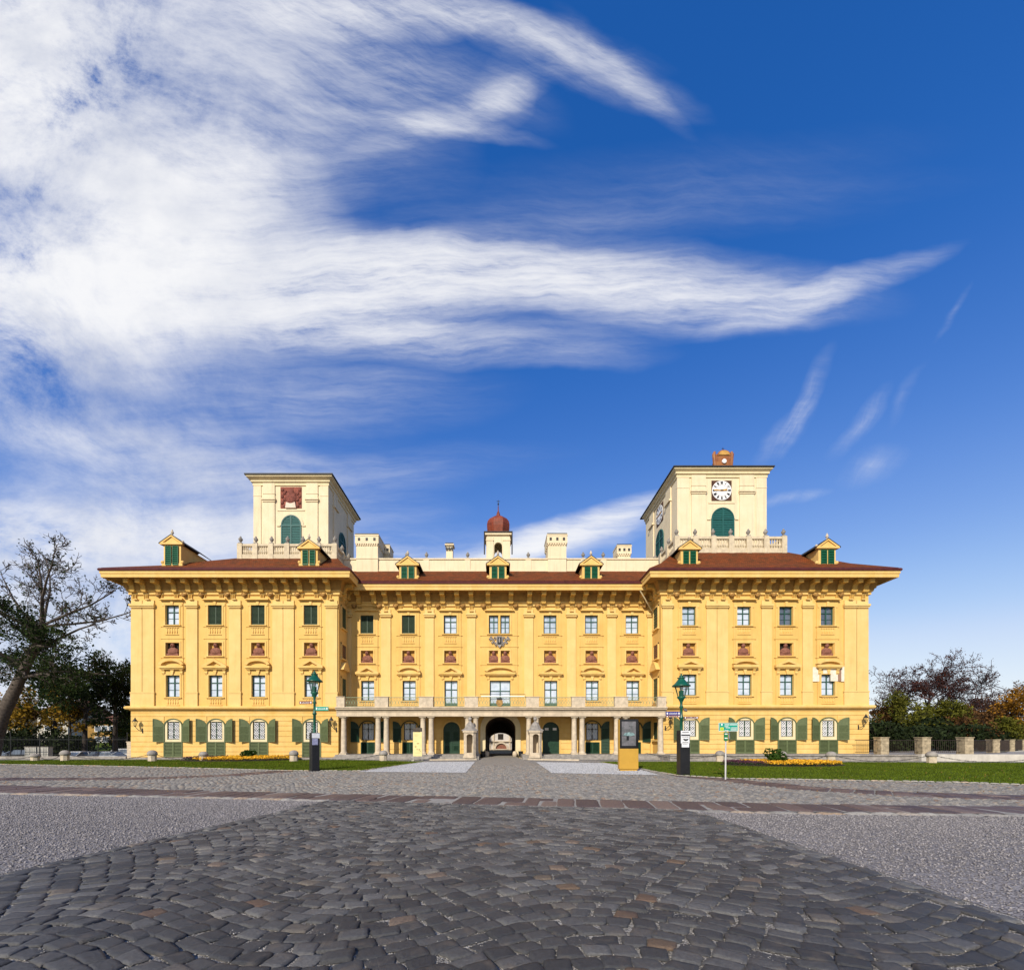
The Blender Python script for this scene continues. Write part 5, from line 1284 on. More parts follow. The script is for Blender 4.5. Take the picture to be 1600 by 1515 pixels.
# sentry boxes
def sentry(px, label):
    D = 43.2; t = empty('sentry_box', (X(px,D), D, .16), label, 'sentry box', 'stone sentry boxes at the gate'); u = D/700; zz = lambda y: Z(y,D)-.16
    hw = 9.4*u; z0, z1 = 0, zz(1141); mb = MB(); dp = 1.15; c = .22
    nx = 4.7*u; nzs, nzt = zz(1150), zz(1146.2); nb = zz(1175.5)
    out = [(-hw,0),(-hw+c,-c),(hw-c,-c),(hw,0),(hw,dp),(-hw,dp)]
    for sd in (-1, 1): mb.pxy([(sd*hw,0),(sd*(hw-c),-c),(sd*nx,-c),(sd*nx,dp-.3),(sd*hw,dp-.3)], z0, z1)
    mb.box(-hw+.004, dp-.3, z0, hw-.004, dp, z1); mb.box(-nx, -c+.004, z0, nx, dp-.3, nb)
    ar = arch_pts(-nx,nx,nzs,nzt); mb.pxz([(-nx,z1),(-nx,nzs)]+ar[1:-1]+[(nx,nzs),(nx,z1)], -c+.002, dp-.3)
    for zc, o_, h in ((z0,.06,.22),(z1-.18,.10,.18)): mb.pxy([(-hw-o_,0),(-hw+c-.02,-c-o_),(hw-c+.02,-c-o_),(hw+o_,0),(hw+o_,dp+.02),(-hw-o_,dp+.02)], zc, zc+h)
    arf = arch_pts(-nx-.07,nx+.07,nzs,nzt+.08); mb.pxz(arf+ar[::-1], -c-.04, -c+.01)
    mb.build('stone_body', STW, t)
    r = MB(); r.lathe(0, dp/2-.1, [((hw+.16)*1.2,z1),((hw+.12)*1.2,z1+.08),(hw*1.0,z1+.2),(hw*.82,z1+.42),(hw*.6,z1+.66),(hw*.34,z1+.8),(.14,z1+.86),(.1,z1+.95)], 8, math.pi/8)
    r.build('stone_roof', STG, t)
    b = MB(); b.ball((0,dp/2-.1,z1+1.13), .19, n=12, m=8); b.lathe(0,dp/2-.1,[(.09,z1+1.3),(.03,z1+1.42)],8); b.build('finial', STG, t, True)
sentry(734, 'stone sentry box left of the gate, beside the left green door'); sentry(837, 'stone sentry box right of the gate, beside the green door with notices')
# bins and guard stones at the gate
for px, lab in ((754.5,'black bin at the left jamb of the gate'), (813.7,'black bin at the right jamb of the gate')):
    D = 46.9; t = empty('litter_bin', (X(px,D), D, .16), lab, 'litter bin', 'black bins at the gate'); s_ = .23
    mb = MB(); mb.lathe(0,0,[(.2,0),(.23,.05),(.24,.5),(.26,.52),(.26,.56),(.22,.57),(.21,.5)], 14); mb.build('body', BLK, t); mb = MB(); mb.tube([(.25*math.cos(i*.45),.25*math.sin(i*.45),.56) for i in range(15)], .02, 5); mb.build('rim', IRN, t)
for px, lab in ((760.8,'rounded stone guard post left inside the gate'), (804.5,'rounded stone guard post right inside the gate')):
    D = 47.2; mb = MB(); mb.lathe(0,0,[(.27,0),(.25,.35),(.19,.52),(.1,.58)], 10); o = mb.build('guard_stone', STW, None, True); o.location = (X(px,D),D,.16); tag(o, lab, 'guard stone', 'guard stones at the gate')
# bollards and chains
BOL = [(55,39.8,.66,'small rounded stone bollard in front of the pale utility cabinets'), (101.5,39.6,.95,'stone bollard between the parked cars and the utility cabinets'), (238,38.6,.98,'stone bollard in front of the first hatch of the left wing'),
       (318,39.2,.85,'stone bollard at the left end of the left flower bed'), (459,38.6,.98,'stone bollard just left of the lamp post with torn posters'), (599,39.4,.95,'dark topped stone bollard before the paired columns left of the banner'),
       (1125,38.2,.95,'stone bollard behind the green cycle sign'), (1221.8,38.6,.9,'stone bollard behind the shrub of the right flower bed'), (1298.5,36.4,.92,'stone bollard at the right end of the right flower bed'), (1455.6,35.6,.95,'stone bollard in front of the pillared railing'),
       (1640,33.8,.95,'stone bollard beyond the right edge')]
pos = []
def bol_mesh(h, top):
    mb = MB(); r = .33; mb.lathe(0,0,[(r,0),(r*1.0,h*.55),(r*1.02,h*.56)], 8, math.pi/8)
    o1 = mb
    m2 = MB(); m2.lathe(0,0,[(r*1.02,h*.55),(r*1.16,h*.58),(r*1.18,h*.66),(r*1.08,h*.8),(r*.8,h*.92),(r*.4,h*.985),(.02,h)], 16)
    return o1, m2
for px, D, h, lab in BOL:
    if px > 1600: pos.append(Vector((X(px,D), D, h*.62))); continue
    t = empty('bollard', (X(px,D), D, .03), lab, 'bollard', 'chained stone bollards along the lawns'); a, b = bol_mesh(h, 0)
    a.build('shaft', STW, t); b.build('cap', STG, t, True); pos.append(Vector((X(px,D), D, h*.62)))
def chain(p, q, sag, lab):
    d = q-p; L = Vector((d.x,d.y,0)); un = L.normalized(); a = p+un*.36; b = q-un*.36; n = 26; pts = []
    for i in range(n+1):
        s = i/n; v = a.lerp(b, s); v.z -= sag*4*s*(1-s); pts.append(v)
    mb = MB()
    for i in range(n):
        v = pts[i]; w = pts[i+1]; e = (w-v); off = Vector((0,0,.025)) if i % 2 else (Vector((-e.y, e.x, 0)).normalized()*.025)
        ex = e*.15
        mb.tube([v-ex+off*0, v+e*.2+off, w-e*.2+off, w+ex, w-e*.2-off, v+e*.2-off, v-ex], .013, 4)
    tag(mb.build('chain', IRN), lab, 'chain', 'iron chains between the bollards')
CL = ['chain hanging between the two bollards at the utility cabinets', 'long chain from the parked cars to the corner of the left wing', 'chain in front of the first and second hatches of the left wing', 'chain hanging behind the yellow flowers of the left bed', 'chain passing behind the black box with torn posters', None,
      'chain between the green cycle sign and the right bed shrub', 'chain behind the yellow flowers of the right bed', 'long chain from the right bed to the pillared railing', 'chain at the far right edge in front of the white wall']
for i in range(10):
    if CL[i]: chain(pos[i], pos[i+1], .42 if (pos[i+1]-pos[i]).length > 7 else .34, CL[i])
chain(Vector((-48,39.9,.5)), pos[0], .34, 'chain running out of the picture at the far left')
chain(Vector((X(1003,41.5),41.3,.7)), pos[6], .4, 'chain between the kiosk and the green cycle sign')
# ---- flower beds
def bed(px0, px1, py0, py1, lab, shrub_px, shrub_h, shrub_lab):
    D0, D1 = H*F/(py1-HY), H*F/(py0-HY); cx_, cy_ = X((px0+px1)/2, (D0+D1)/2), (D0+D1)/2; rx, ry = (px1-px0)/2*cy_/700, max((D1-D0)/2, .8)
    mb = MB(); pts = [(cx_+rx*math.cos(2*math.pi*i/40), cy_+ry*math.sin(2*math.pi*i/40)) for i in range(40)]
    mb.pxy(pts, .03, .1); o = mb.build('flower_bed', mat('bed_soil', (.03,.018,.012), .95, .3, 4, .5, 20)); tag(o, lab, 'flower bed')
    n = 1500; u = rng.uniform(0,1,n)**.5; th = rng.uniform(0,6.283,n); fx = cx_+rx*.95*u*np.cos(th); fy = cy_+ry*.92*u*np.sin(th)
    yel = (fx > cx_-rx*.45)
    for sel, nm, mm, s_ in ((yel, 'yellow_flowers', mat('petal_yellow', (.80,.43,.02), .7, .1, 3, island=.35, trans=.2), .12), (~yel, 'purple_heather', mat('petal_purple', (.09,.025,.045), .8, .3, 3, island=.5), .07), (np.ones(n,bool), 'bed_leaves', mat('bed_leaf', (.03,.055,.012), .8, .3, 3, island=.4), .07)):
        x_, y_ = fx[sel], fy[sel]; K = len(x_)*5; x_ = np.repeat(x_,5)+rng.normal(0,.05,K); y_ = np.repeat(y_,5)+rng.normal(0,.05,K); z_ = (.27 if nm != 'bed_leaves' else .17)+rng.uniform(-.06,.12,K)
        leafquads(nm, np.stack([x_,y_,z_],-1), np.full(K,s_*.6), mm, None)['kind'] = 'stuff'
    sx_ = X(shrub_px, cy_); bush('shrub', (sx_, cy_+.2, .08), (.62,.6,shrub_h*1.25), 1500, .085, LF_SHRUB, shrub_lab, 'shrub')
def leafquads(name, P_, S, m, parent, flat=0.0):
    K = len(P_); a = rng.normal(0,1,(K,3)); a /= np.linalg.norm(a,axis=1)[:,None]; b = rng.normal(0,1,(K,3)); b[:,2] *= 1-flat
    b -= (b*a).sum(1)[:,None]*a; b /= np.linalg.norm(b,axis=1)[:,None]+1e-9
    a = a*S[:,None]*rng.uniform(.7,1.3,(K,1)); b = b*S[:,None]*.6*rng.uniform(.7,1.3,(K,1))
    V = np.stack([P_-a, P_-b*.9, P_+a, P_+b*.9], 1).reshape(-1,3)
    return np_mesh(name, V, np.arange(4*K).reshape(-1,4), m, parent)
def bush(name, base, rad, n, ls, m, label, cat, group=None, lumps=7):
    t = empty(name, base, label, cat, group); R_ = np.random.default_rng(int(abs(base[0]*77))+3)
    pts = []
    cs = [(R_.normal(0,.45,3)*np.array([rad[0],rad[1],.25*rad[2]])+np.array([0,0,rad[2]*R_.uniform(.4,.72)]), R_.uniform(.38,.62)) for _ in range(lumps)] + [(np.array([0,0,rad[2]*.5]), .8)]
    for k in range(n):
        c, s = cs[R_.integers(len(cs))]; d = R_.normal(0,1,3); d /= np.linalg.norm(d); r = R_.uniform(.55,1.05)**.6
        p = c+d*r*s*np.array([rad[0],rad[1],rad[2]*.55]); p[2] = max(p[2], .02); pts.append(p)
    leafquads('foliage', np.array(pts), np.full(n, ls)*R_.uniform(.7,1.3,n), m, t)
    s_ = MB()
    for k in range(6): a = R_.uniform(0,6.28); s_.tube([(0,0,0),(rad[0]*.25*math.cos(a),rad[1]*.25*math.sin(a),rad[2]*.35),(rad[0]*.6*math.cos(a),rad[1]*.6*math.sin(a),rad[2]*.75)], [.05*rad[2]**.5,.035*rad[2]**.5,.012], 5)
    s_.build('stems', BARK, t)
    return t
def leafmat(name, a, b, tr=.3): return mat(name, a, .7, .2, .8, island=.5, col2=b, trans=tr, spec=.08)
BARK = mat('bark_dark', (.042,.032,.025), .95, .3, 6, .6, 20); BARKG = mat('bark_grey', (.16,.13,.105), .95, .3, 4, .6, 14)
LF_SHRUB = leafmat('leaf_shrub', (.05,.10,.012), (.02,.045,.008))
LF_DARK = leafmat('leaf_dark_green', (.034,.052,.012), (.016,.028,.008)); LF_EVER = leafmat("leaf_evergreen", (.024,.034,.010), (.010,.016,.006), .15)
LF_YEL = leafmat('leaf_autumn_yellow', (.30,.17,.014), (.15,.10,.015)); LF_OLV = leafmat('leaf_olive', (.145,.135,.016), (.06,.07,.012))
LF_ORG = leafmat('leaf_orange', (.40,.19,.018), (.22,.105,.014)); LF_RED = leafmat('leaf_copper', (.10,.032,.018), (.055,.02,.014)); LF_BRN = leafmat('leaf_brown', (.15,.07,.022), (.07,.04,.016))
nl = 700; x = rng.uniform(-30, 34, nl); y = rng.uniform(15, 38, nl)
o = leafquads('fallen_leaves', np.stack([x, y, np.where(in_poly(x,y,LAWN_L)|in_poly(x,y,LAWN_R), .11, .03)], -1), np.full(nl, .034), LVS, None, .97); o['kind'] = 'stuff'
bed(296, 466, 1184.2, 1190.5, 'oval flower bed of yellow flowers and purple heather in the left lawn', 385.5, .75, 'round green shrub in the left flower bed')
bed(1128, 1312, 1192.8, 1198.6, 'oval flower bed of yellow flowers in the right lawn', 1213.5, .85, 'round green shrub in the right flower bed')
# =================================================================== TREES
class Tree:
    def __init__(s, name, label, cat, base, seed, group=None, tw=1.0):
        s.tw = tw; s.xmax = 1e9
        s.r = random.Random(seed); s.t = empty(name, base, label, cat, group); s.wood = MB(); s.tips = []; s.trunk = MB()
    def limb(s, pts, r0, r1, trunk=False, n=6):
        k = len(pts); (s.trunk if trunk else s.wood).tube(pts, [r0+(r1-r0)*i/(k-1) for i in range(k)], n)
    def grow(s, p, d, L, r, lev, spread=.75, up=.12, kids=(4,6), leafy=1.0):
        p = Vector(p); d = Vector(d).normalized(); pts = [p.copy()]; n = 4 if lev > 0 else 3; dirs = []
        for i in range(n):
            if p.x > s.xmax: break
            d = (d+Vector((s.r.gauss(0,.16),s.r.gauss(0,.16),s.r.gauss(0,.1)+up*.5))).normalized(); p = p+d*L/n; pts.append(p.copy()); dirs.append(d.copy())
        if len(pts) < 2: return
        n = len(dirs)
        s.limb(pts, r, max(r*.35,.016*s.tw), n=6 if lev > 1 else (4 if lev == 1 else 3))
        if lev == 0:
            s.tips.append((pts[-1], pts[-2], leafy)); return
        for i in range(s.r.randint(*kids)):
            t = s.r.uniform(.28, 1.0); k = min(int(t*n), n-1); q = pts[k].lerp(pts[k+1], t*n-k); dd = dirs[k]
            a = dd.orthogonal().normalized(); a.rotate(Matrix.Rotation(s.r.uniform(0,6.283), 3, dd)); nd = (dd*(1-spread*.5)+a*spread*s.r.uniform(.6,1.1)).normalized()
            s.grow(q, nd, L*s.r.uniform(.45,.72), max(r*(1-t*.55)*.55, .02*s.tw), lev-1, spread, up, kids, leafy)
    def leaves(s, m, per, size, sig, name='crown'):
        P_ = []; rr = np.random.default_rng(len(s.tips)+7)
        for a, b, lf in s.tips:
            k = rr.poisson(per*lf)
            for _ in range(k): q = b.lerp(a, rr.uniform(-.3,1.2)); P_.append((q.x+rr.normal(0,sig), q.y+rr.normal(0,sig), q.z+rr.normal(0,sig*.7)))
        if P_: P_ = np.array(P_); leafquads(name, P_, np.full(len(P_), size)*rr.uniform(.6,1.4,len(P_)), m, s.t, .3)
    def done(s, bark):
        if s.trunk.v: s.trunk.build('trunk', bark, s.t, True)
        if s.wood.v: s.wood.build('branches', bark, s.t)
def simple_tree(name, label, px, py_base, py_top, D, wpx, leaf, bark, seed, per=10, ls=.2, sig=.3, lev=2, trunk_frac=.35, up=.12, spread=.8, z0=0, group=None, kids=(4,6), rt=None, tw=1.0):
    x = X(px, D); h = Z(py_top, D)-z0; T = Tree(name, label, 'tree', (x, D, z0), seed, group, tw)
    r = rt or h*.022; top = h*trunk_frac; lean = T.r.uniform(-.05,.05)
    tp = [(0,0,-.2),(lean*top*.5,0,top*.5),(lean*top,.05,top),(lean*top*1.4,.1,top+(h-top)*.45)]; T.limb(tp, r, r*.4, True, 8)
    w = wpx*D/700/2; nb = 9
    for i in range(nb):
        a = i*2.4+T.r.uniform(-.3,.3); t = i/(nb-1); z = top*.8+(h-top)*.5*t; el = .25+.9*t
        L = (w*.62*(1-.25*t) if el < 1 else (h-z)*.55)
        T.grow((lean*top,0,z), (math.cos(a)*math.cos(el), math.sin(a)*math.cos(el), math.sin(el)), max(L, (h-z)*.4*t), r*.5, lev, spread, up, kids)
    T.leaves(leaf, per, ls, sig); T.done(bark); return T
# the big tree at the left edge, drawn limb by limb
D = 47.0; bx, by = X(-14, D), D
T = Tree('broad_tree', 'large dark old tree leaning in at the left edge with half bare upper branches', 'tree', (bx, by, 0), 5, tw=1.3)
T.xmax = -39.6-bx       # the crown stops short of the palace eaves
def q(px, py, dy=0.0): return Vector((X(px,D)-bx, dy, Z(py,D)))
T.limb([q(-16,1184),q(-8,1150),q(4,1115),q(18,1078,.3),(q(34,1035,.5)),q(50,1000,.6),q(58,974,.6)], .8, .27, True, 12)
def main(pts, r0, r1, lev, L, k, leafy, sp=.85):
    T.limb(pts, r0, r1, n=7); n = len(pts)-1
    for i in range(k):
        t = .2+.8*(i+T.r.random())/k; j = min(int(t*n), n-1); p = pts[j].lerp(pts[j+1], t*n-j); d = (pts[j+1]-pts[j]).normalized()
        a = d.orthogonal().normalized(); a.rotate(Matrix.Rotation(T.r.uniform(0,6.283),3,d)); T.grow(p, (d*.55+a*sp*.75), L*T.r.uniform(.7,1.25), max(r0*(1-t)*.45,.035), lev, .8, .16, (2,4) if lev > 2 else (3,5), leafy)
    T.grow(pts[-1], (pts[-1]-pts[-2]), L, r1, lev, .7, .15, (3,4) if lev > 2 else (4,6), leafy)
for pts, r0, lev, Ls, k, lf in (
    ([(58,974,.6),(57,945,1),(56,915,1.5),(48,888,2)], .16, 3, 1.8, 5, .03), ([(58,974,.6),(66,945,0),(74,915,-.6),(75,884,-1)], .17, 3, 1.5, 5, .06),
    ([(58,974,.6),(80,945,-1),(100,915,-1.8),(118,893,-2.4)], .16, 3, 1.9, 8, .10), ([(58,974,.6),(90,956,1),(122,938,1.5),(150,915,2)], .15, 3, 1.9, 8, .12),
    ([(60,976,.6),(95,970,1.2),(130,962,2),(168,948,2.4)], .15, 3, 1.7, 8, .14), ([(56,978,.6),(95,985,-2),(135,978,-3),(165,968,-3.4)], .14, 3, 1.5, 7, .14),
    ([(46,1010,.6),(80,1008,-.6),(120,1000,-1.5),(152,990,-2),(176,985,-2.3)], .18, 3, 1.3, 7, .04), ([(55,978,.6),(42,945,1.5),(28,915,2.6),(16,890,3)], .17, 3, 1.6, 5, .04),
    ([(55,978,.6),(34,955,0),(10,930,.6),(-8,905,1)], .16, 3, 1.6, 5, .04), ([(50,985,.6),(25,965,-1),(-5,945,-2),(-35,930,-3)], .17, 3, 1.6, 5, .06),
    ([(40,1020,.5),(70,1022,-2),(105,1018,-3),(140,1022,-3.6)], .18, 2, 1.8, 10, 2.0), ([(32,1040,.5),(10,1015,-2),(-20,995,-3),(-55,985,-3)], .22, 2, 2.2, 10, 1.8),
    ([(28,1055,.5),(50,1045,2),(85,1042,3.2),(120,1046,4)], .2, 2, 2.0, 11, 2.2), ([(22,1070,.3),(0,1050,2),(-30,1040,4)], .2, 2, 2.2, 10, 2.0),
    ([(48,1003,.6),(60,990,-2),(78,984,-4)], .17, 2, 1.8, 7, 1.6), ([(44,1010,.6),(24,1000,2),(4,985,3.4)], .17, 2, 1.9, 8, 1.6), ([(30,1050,.5),(70,1062,-2),(120,1060,-3.5),(150,1066,-4)], .18, 2, 1.8, 10, 2.0)):
    main([q(*a_) for a_ in pts], r0, .06, lev, Ls, k, lf)
T.leaves(LF_DARK, 6.5, .125, .30); T.done(mat('bark_grey_brown', (.095,.075,.058), .95, .35, 5, .6, 14))
# companions on the left (they stand on the sunken street side)
simple_tree('pine_tree', 'dark spreading pine close to the left corner of the palace', 180, 1178, 1018, 56, 100, LF_EVER, BARK, 9, 22, .17, .34, 2, .5, .02, .9, z0=-.95)
simple_tree('pine_tree', 'dark bushy evergreen crown between the old tree and the pine', 132, 1178, 1022, 60, 130, LF_DARK, BARK, 19, 22, .19, .4, 2, .5, .04, .9, z0=-.95)
simple_tree('broad_tree', 'dark broad crown filling the space behind the old tree', 84, 1178, 1026, 64, 130, LF_DARK, BARK, 23, 18, .2, .42, 2, .55, .04, .9, z0=-.95)
for i, (px, top, w, D_, lab) in enumerate(((42,1060,62,62,'yellow leaved tree behind the utility cabinets'),(112,1058,70,60,'yellow autumn tree with several thin dark trunks before the white house'),(82,1062,50,70,'yellow autumn tree in front of the white house roof'),(16,1075,60,66,'yellow autumn tree behind the trunk of the old tree'),(198,1090,30,66,'narrow yellow green tree against the palace corner'))):
    simple_tree('autumn_tree', lab, px, 1178, top, D_, w, LF_YEL if i != 4 else LF_OLV, BARK, 30+i, 7, .19, .34, 2, .42, .18, .7, group='autumn trees left of the palace', rt=.16, z0=-.95)
for i, (px, D_, w, h, lab) in enumerate(((30,58,2.6,3.6,'dark evergreen bush behind the left utility cabinet'),(62,62,3.6,4.6,'tall dark evergreen bush under the white house'),(95,60,2.6,3.6,'dark evergreen bush behind the bollards'),(0,60,3.0,4.0,'dark evergreen bush at the left edge'),(126,66,2.2,3.0,'dark bush beside the yellow house'),(192,72,2.6,4.2,'dark green bush right of the yellow house'))):
    bush('evergreen_bush', (X(px,D_),D_,-.95), (w,w*.8,h+.6), 1700, .2, LF_EVER, lab, 'bush', 'dark bushes left of the palace')
# bank of grass and far houses on the left
mb = MB(); mb.add([(-140,64,-.93),(-38,64,-.93),(-38,84,1.55),(-140,84,1.55),(-38,140,2.2),(-140,140,2.2)], [(0,1,2,3),(3,2,4,5)]); struct(mb.build('grass_bank', LWN))
def house(px0, px1, py_e, py_r, D, dep, wallm, roofm, lab, wins, z0, hip=True):
    a, b = X(px0,D), X(px1,D); ze_, zr = Z(py_e,D), Z(py_r,D); t = empty('house', ((a+b)/2, D, z0), lab, 'house'); w = (b-a)/2
    mb = MB(); mb.box(-w, 0, -.3, w, dep, ze_-z0); o = mb.build('wall', wallm, t)
    r = MB(); e = .45; zz0 = ze_-z0; zz1 = zr-z0; h = min(w*.55, dep*.4) if hip else 0
    r.add([(-w-e,-e,zz0),(w+e,-e,zz0),(w+e,dep+e,zz0),(-w-e,dep+e,zz0),(-w+h,dep/2,zz1),(w-h,dep/2,zz1)], [(0,1,5,4),(1,2,5),(2,3,4,5),(3,0,4),(0,3,2,1)]); ro_ = r.build('roof', roofm, t)
    c = MB(); c.box(w*.3, dep*.45, zz1-.8, w*.3+.5, dep*.45+.5, zz1+.6); c.build('chimney', BRK, ro_)
    for (u, yt, yb_, ww) in wins:
        x = a+(b-a)*u-(a+b)/2; q_ = MB(); q_.box(x-ww/2-.1, -.06, Z(yb_,D)-z0-.1, x+ww/2+.1, .02, Z(yt,D)-z0+.1); f = q_.build('window', WHT, t)
        q_ = MB(); q_.box(x-ww/2, -.075, Z(yb_,D)-z0, x+ww/2, -.061, Z(yt,D)-z0); q_.build('pane', GL3, f)
    return t
RBR = mat('old_roof_brown', (.16,.065,.032), .85, .35, 2, .4, 8)
house(58, 106, 1114, 1091, 92, 11, PLW, RBR, 'white house with a brown roof half hidden by trees behind the big tree', [(.2,1121,1127,1.2),(.5,1121,1127,1.2),(.8,1121,1127,1.2),(.35,1134,1140,1.2),(.65,1134,1140,1.2)], 1.5, False)
house(137, 183, 1128, 1113, 84, 10, mat('house_ochre', (.30,.17,.04), .85, .15, 1, stain=.2), RBR, 'small ochre yellow house with a hipped brown roof beyond the fence', [(.36,1134,1142,1.1),(.58,1134,1142,1.0),(.82,1134,1142,1.0),(.36,1151,1159,1.0),(.62,1151,1159,1.2)], 1.5)
house(184, 212, 1128, 1112, 96, 8, PLW, RBR, 'white house gable with a red brown roof right behind the ochre house', [(.3,1134,1142,1.1)], 1.8)
house(-40, 30, 1122, 1100, 90, 10, PLW, RBR, 'white house at the left edge behind dark bushes', [(.5,1128,1136,1.2),(.8,1128,1136,1.2)], 1.4)
# iron fence on the left
fx0, fx1, D = X(-75,45.6), X(199,45.6), 45.6; t = empty('iron_fence', (0, D, 0), 'black iron bar fence between the left corner of the palace and the street', 'fence')
mb = MB(); n = int((fx1-fx0)/.155)
for i in range(n): x = fx0+(fx1-fx0)*i/n; mb.tube([(x,0,.3),(x,0,2.15),(x,0,2.3)], [.013,.013,.004], 4)
for z in (.42, 1.95): mb.box(fx0, -.02, z-.02, fx1, .02, z+.02)
mb.build('bar_panel', IRN, t); 
for i in range(7): x = fx0+(fx1-fx0)*i/6; mb = MB(); mb.tube([(x,0,0),(x,0,2.55)], .04, 6); mb.ball((x,0,2.6), .07, n=8, m=5); mb.build('post', IRN, t)
mb = MB(); mb.box(fx0, -.2, 0, fx1, .2, .25); mb.build('plinth', STG, t)
mb = MB(); D = 45.4; a, b = X(198.5,D), X(206,D)
for i in range(6): mb.box(a-.02*(i % 2), D-.01*(i % 3), .28*i, b, D+.6, .28*(i+1)-.015)
mb.box(a-.06, D-.06, 1.665, b, D+.66, 1.75); tag(mb.build('gate_pillar', STW), 'rough stone pillar where the iron fence meets the left wing', 'pillar')
# utility cabinets
for px0, px1, lab in ((38.5,56.5,'left half of the pair of pale ribbed utility cabinets'),(58.5,75.8,'right half of the pair of pale ribbed utility cabinets')):
    D = 47.5; a, b = X(px0,D), X(px1,D); t = empty('utility_cabinet', ((a+b)/2, D, 0), lab, 'cabinet', 'pale utility cabinets'); w = b-a; h = Z(1166,D)
    mb = MB(); mb.box(-w/2+.02,0,.05,w/2-.02,.5,h-.05)
    for i in range(9): x = -w/2+w*(i+.5)/9; mb.box(x-w/30,-.025,.1,x+w/30,0.01,h-.1)
    mb.build('body', mat('cabinet_beige', (.50,.48,.42), .7, .1, 2, stain=.2), t); mb = MB(); mb.box(-w/2-.02,-.05,h-.05,w/2+.02,.55,h); mb.build('lid', STG, t); mb = MB(); mb.box(-w/2,-.02,0,w/2,.52,.05); mb.build('plinth', STG, t)
# parked cars
def car(x, y, rz, col, lab, suv=False, rough=.25):
    t = empty('parked_car', (x, y, -.95), lab, 'car', 'cars parked beyond the iron fence', rz); h = 1.45 if not suv else 1.72; L = 4.3; W_ = .88
    pm = mat('car_paint', col, rough, .05, 1, spec=.6)
    low = [(-2.1,.3),(-2.14,.55),(-2.08,.85),(-1.2,.98),(1.35,1.0),(2.0,.95),(2.13,.7),(2.1,.3)] if not suv else [(-2.1,.34),(-2.14,.7),(-2.08,1.0),(-1.15,1.1),(1.5,1.14),(2.05,1.1),(2.13,.75),(2.1,.34)]
    mb = MB(); mb.pxz(low, -W_, W_); zb = low[3][1]-.02
    top = [(-1.15,zb),(-.45,h),(.9,h),(1.75,zb)] if not suv else [(-1.1,zb),(-.55,h),(1.75,h),(2.0,zb)]
    tb = [(p[0],p[1]) for p in top]
    V_ = [(px_,-W_*(1 if z_ == zb else .84),z_) for px_,z_ in tb]+[(px_,W_*(1 if z_ == zb else .84),z_) for px_,z_ in tb]
    gl = MB(); gl.add(V_, [(0,1,2,3),(7,6,5,4),(0,4,5,1),(2,6,7,3)]); b = mb.build('body', pm, t); gl.build('windows', GL3, t)
    r = MB(); r.box(top[1][0]-.05, -W_*.84-.01, h-.03, top[2][0]+.05, W_*.84+.01, h+.03)
    for sd in (-1, 1):
        for k in (0, 2): r.tube([(tb[k][0],sd*W_,zb),(tb[k+1][0],sd*W_*.84,h)], .045, 4)
        r.tube([(.35,sd*(W_+.004),zb),(.3,sd*W_*.845,h)], .045, 4)
    r.build('roof', pm, t)
    for xx in (-1.35, 1.32):
        for sd in (-1, 1):
            wv = MB(); wv.prism([(xx+.32*math.cos(k*.5236), .32+.32*math.sin(k*.5236)) for k in range(12)], lambda p: (p[0], sd*(W_-.16), p[1]), lambda p: (p[0], sd*(W_+.02), p[1])); wh = wv.build('wheel', BLK, t)
            wv = MB(); wv.prism([(xx+.2*math.cos(k*.5236), .32+.2*math.sin(k*.5236)) for k in range(12)], lambda p: (p[0], sd*(W_+.0), p[1]), lambda p: (p[0], sd*(W_+.03), p[1])); wv.build('rim', GPL, wh)
    for sd in (-1, 1):
        q_ = MB(); q_.box(-2.15,sd*.62-.18,.66,-2.05,sd*.62+.18,.82); q_.build('headlight', WHT, t); q_ = MB(); q_.box(2.06,sd*.68-.12,.72,2.145,sd*.68+.12,.9); q_.build('tail_light', GUT, t)
car(X(168,55), 55, 0, (.45,.47,.50), 'silver saloon parked beyond the fence near the palace corner'); car(X(196,60), 59.5, 0, (.70,.70,.70), 'white estate car parked behind the silver saloon', True)
car(X(113,54), 55, R(80), (.72,.72,.72), 'white car seen nose on behind the second bollard'); car(X(134,55), 56, R(95), (.02,.022,.026), 'dark car between the white car and the silver saloon')
car(X(25,53), 54, R(4), (.012,.013,.016), 'black van shaped car left of the utility cabinets', True); car(X(-2,57), 57, R(10), (.25,.30,.38), 'grey blue car at the left picture edge')
# pillared railing on the right
PIL = [(1377,44.2,13),(1441.5,44.2,13.5),(1507.5,44.2,13.5),(1551.5,50,10.5),(1578,57,7.5),(1597.5,64,6.5)]
t = empty('pillared_railing', (X(1377,44.2), 44.2, .5), 'row of stone pillars with dark iron railings right of the palace', 'railing'); ox, oy = X(1377,44.2), 44.2
pc = []; PILM = mat('pillar_stone', (.40,.32,.20), .88, .3, 3, .5, 12, stain=.4)
for px, D, w in PIL:
    x, hw = X(px,D)-ox, w*D/1400; zt = 1.62 if D < 49 else Z(1155.5,D)-.5; mb = MB(); h = zt
    for i in range(5): mb.box(x-hw+.01*(i % 2), D-oy-hw, h*i/5, x+hw-.008*(i % 3), D-oy+hw, h*(i+1)/5-.012)
    mb.box(x-hw-.05, D-oy-hw-.05, h-.012, x+hw+.05, D-oy+hw+.05, h+.06); mb.build('pillar', PILM, t); pc.append((x, D-oy, h))
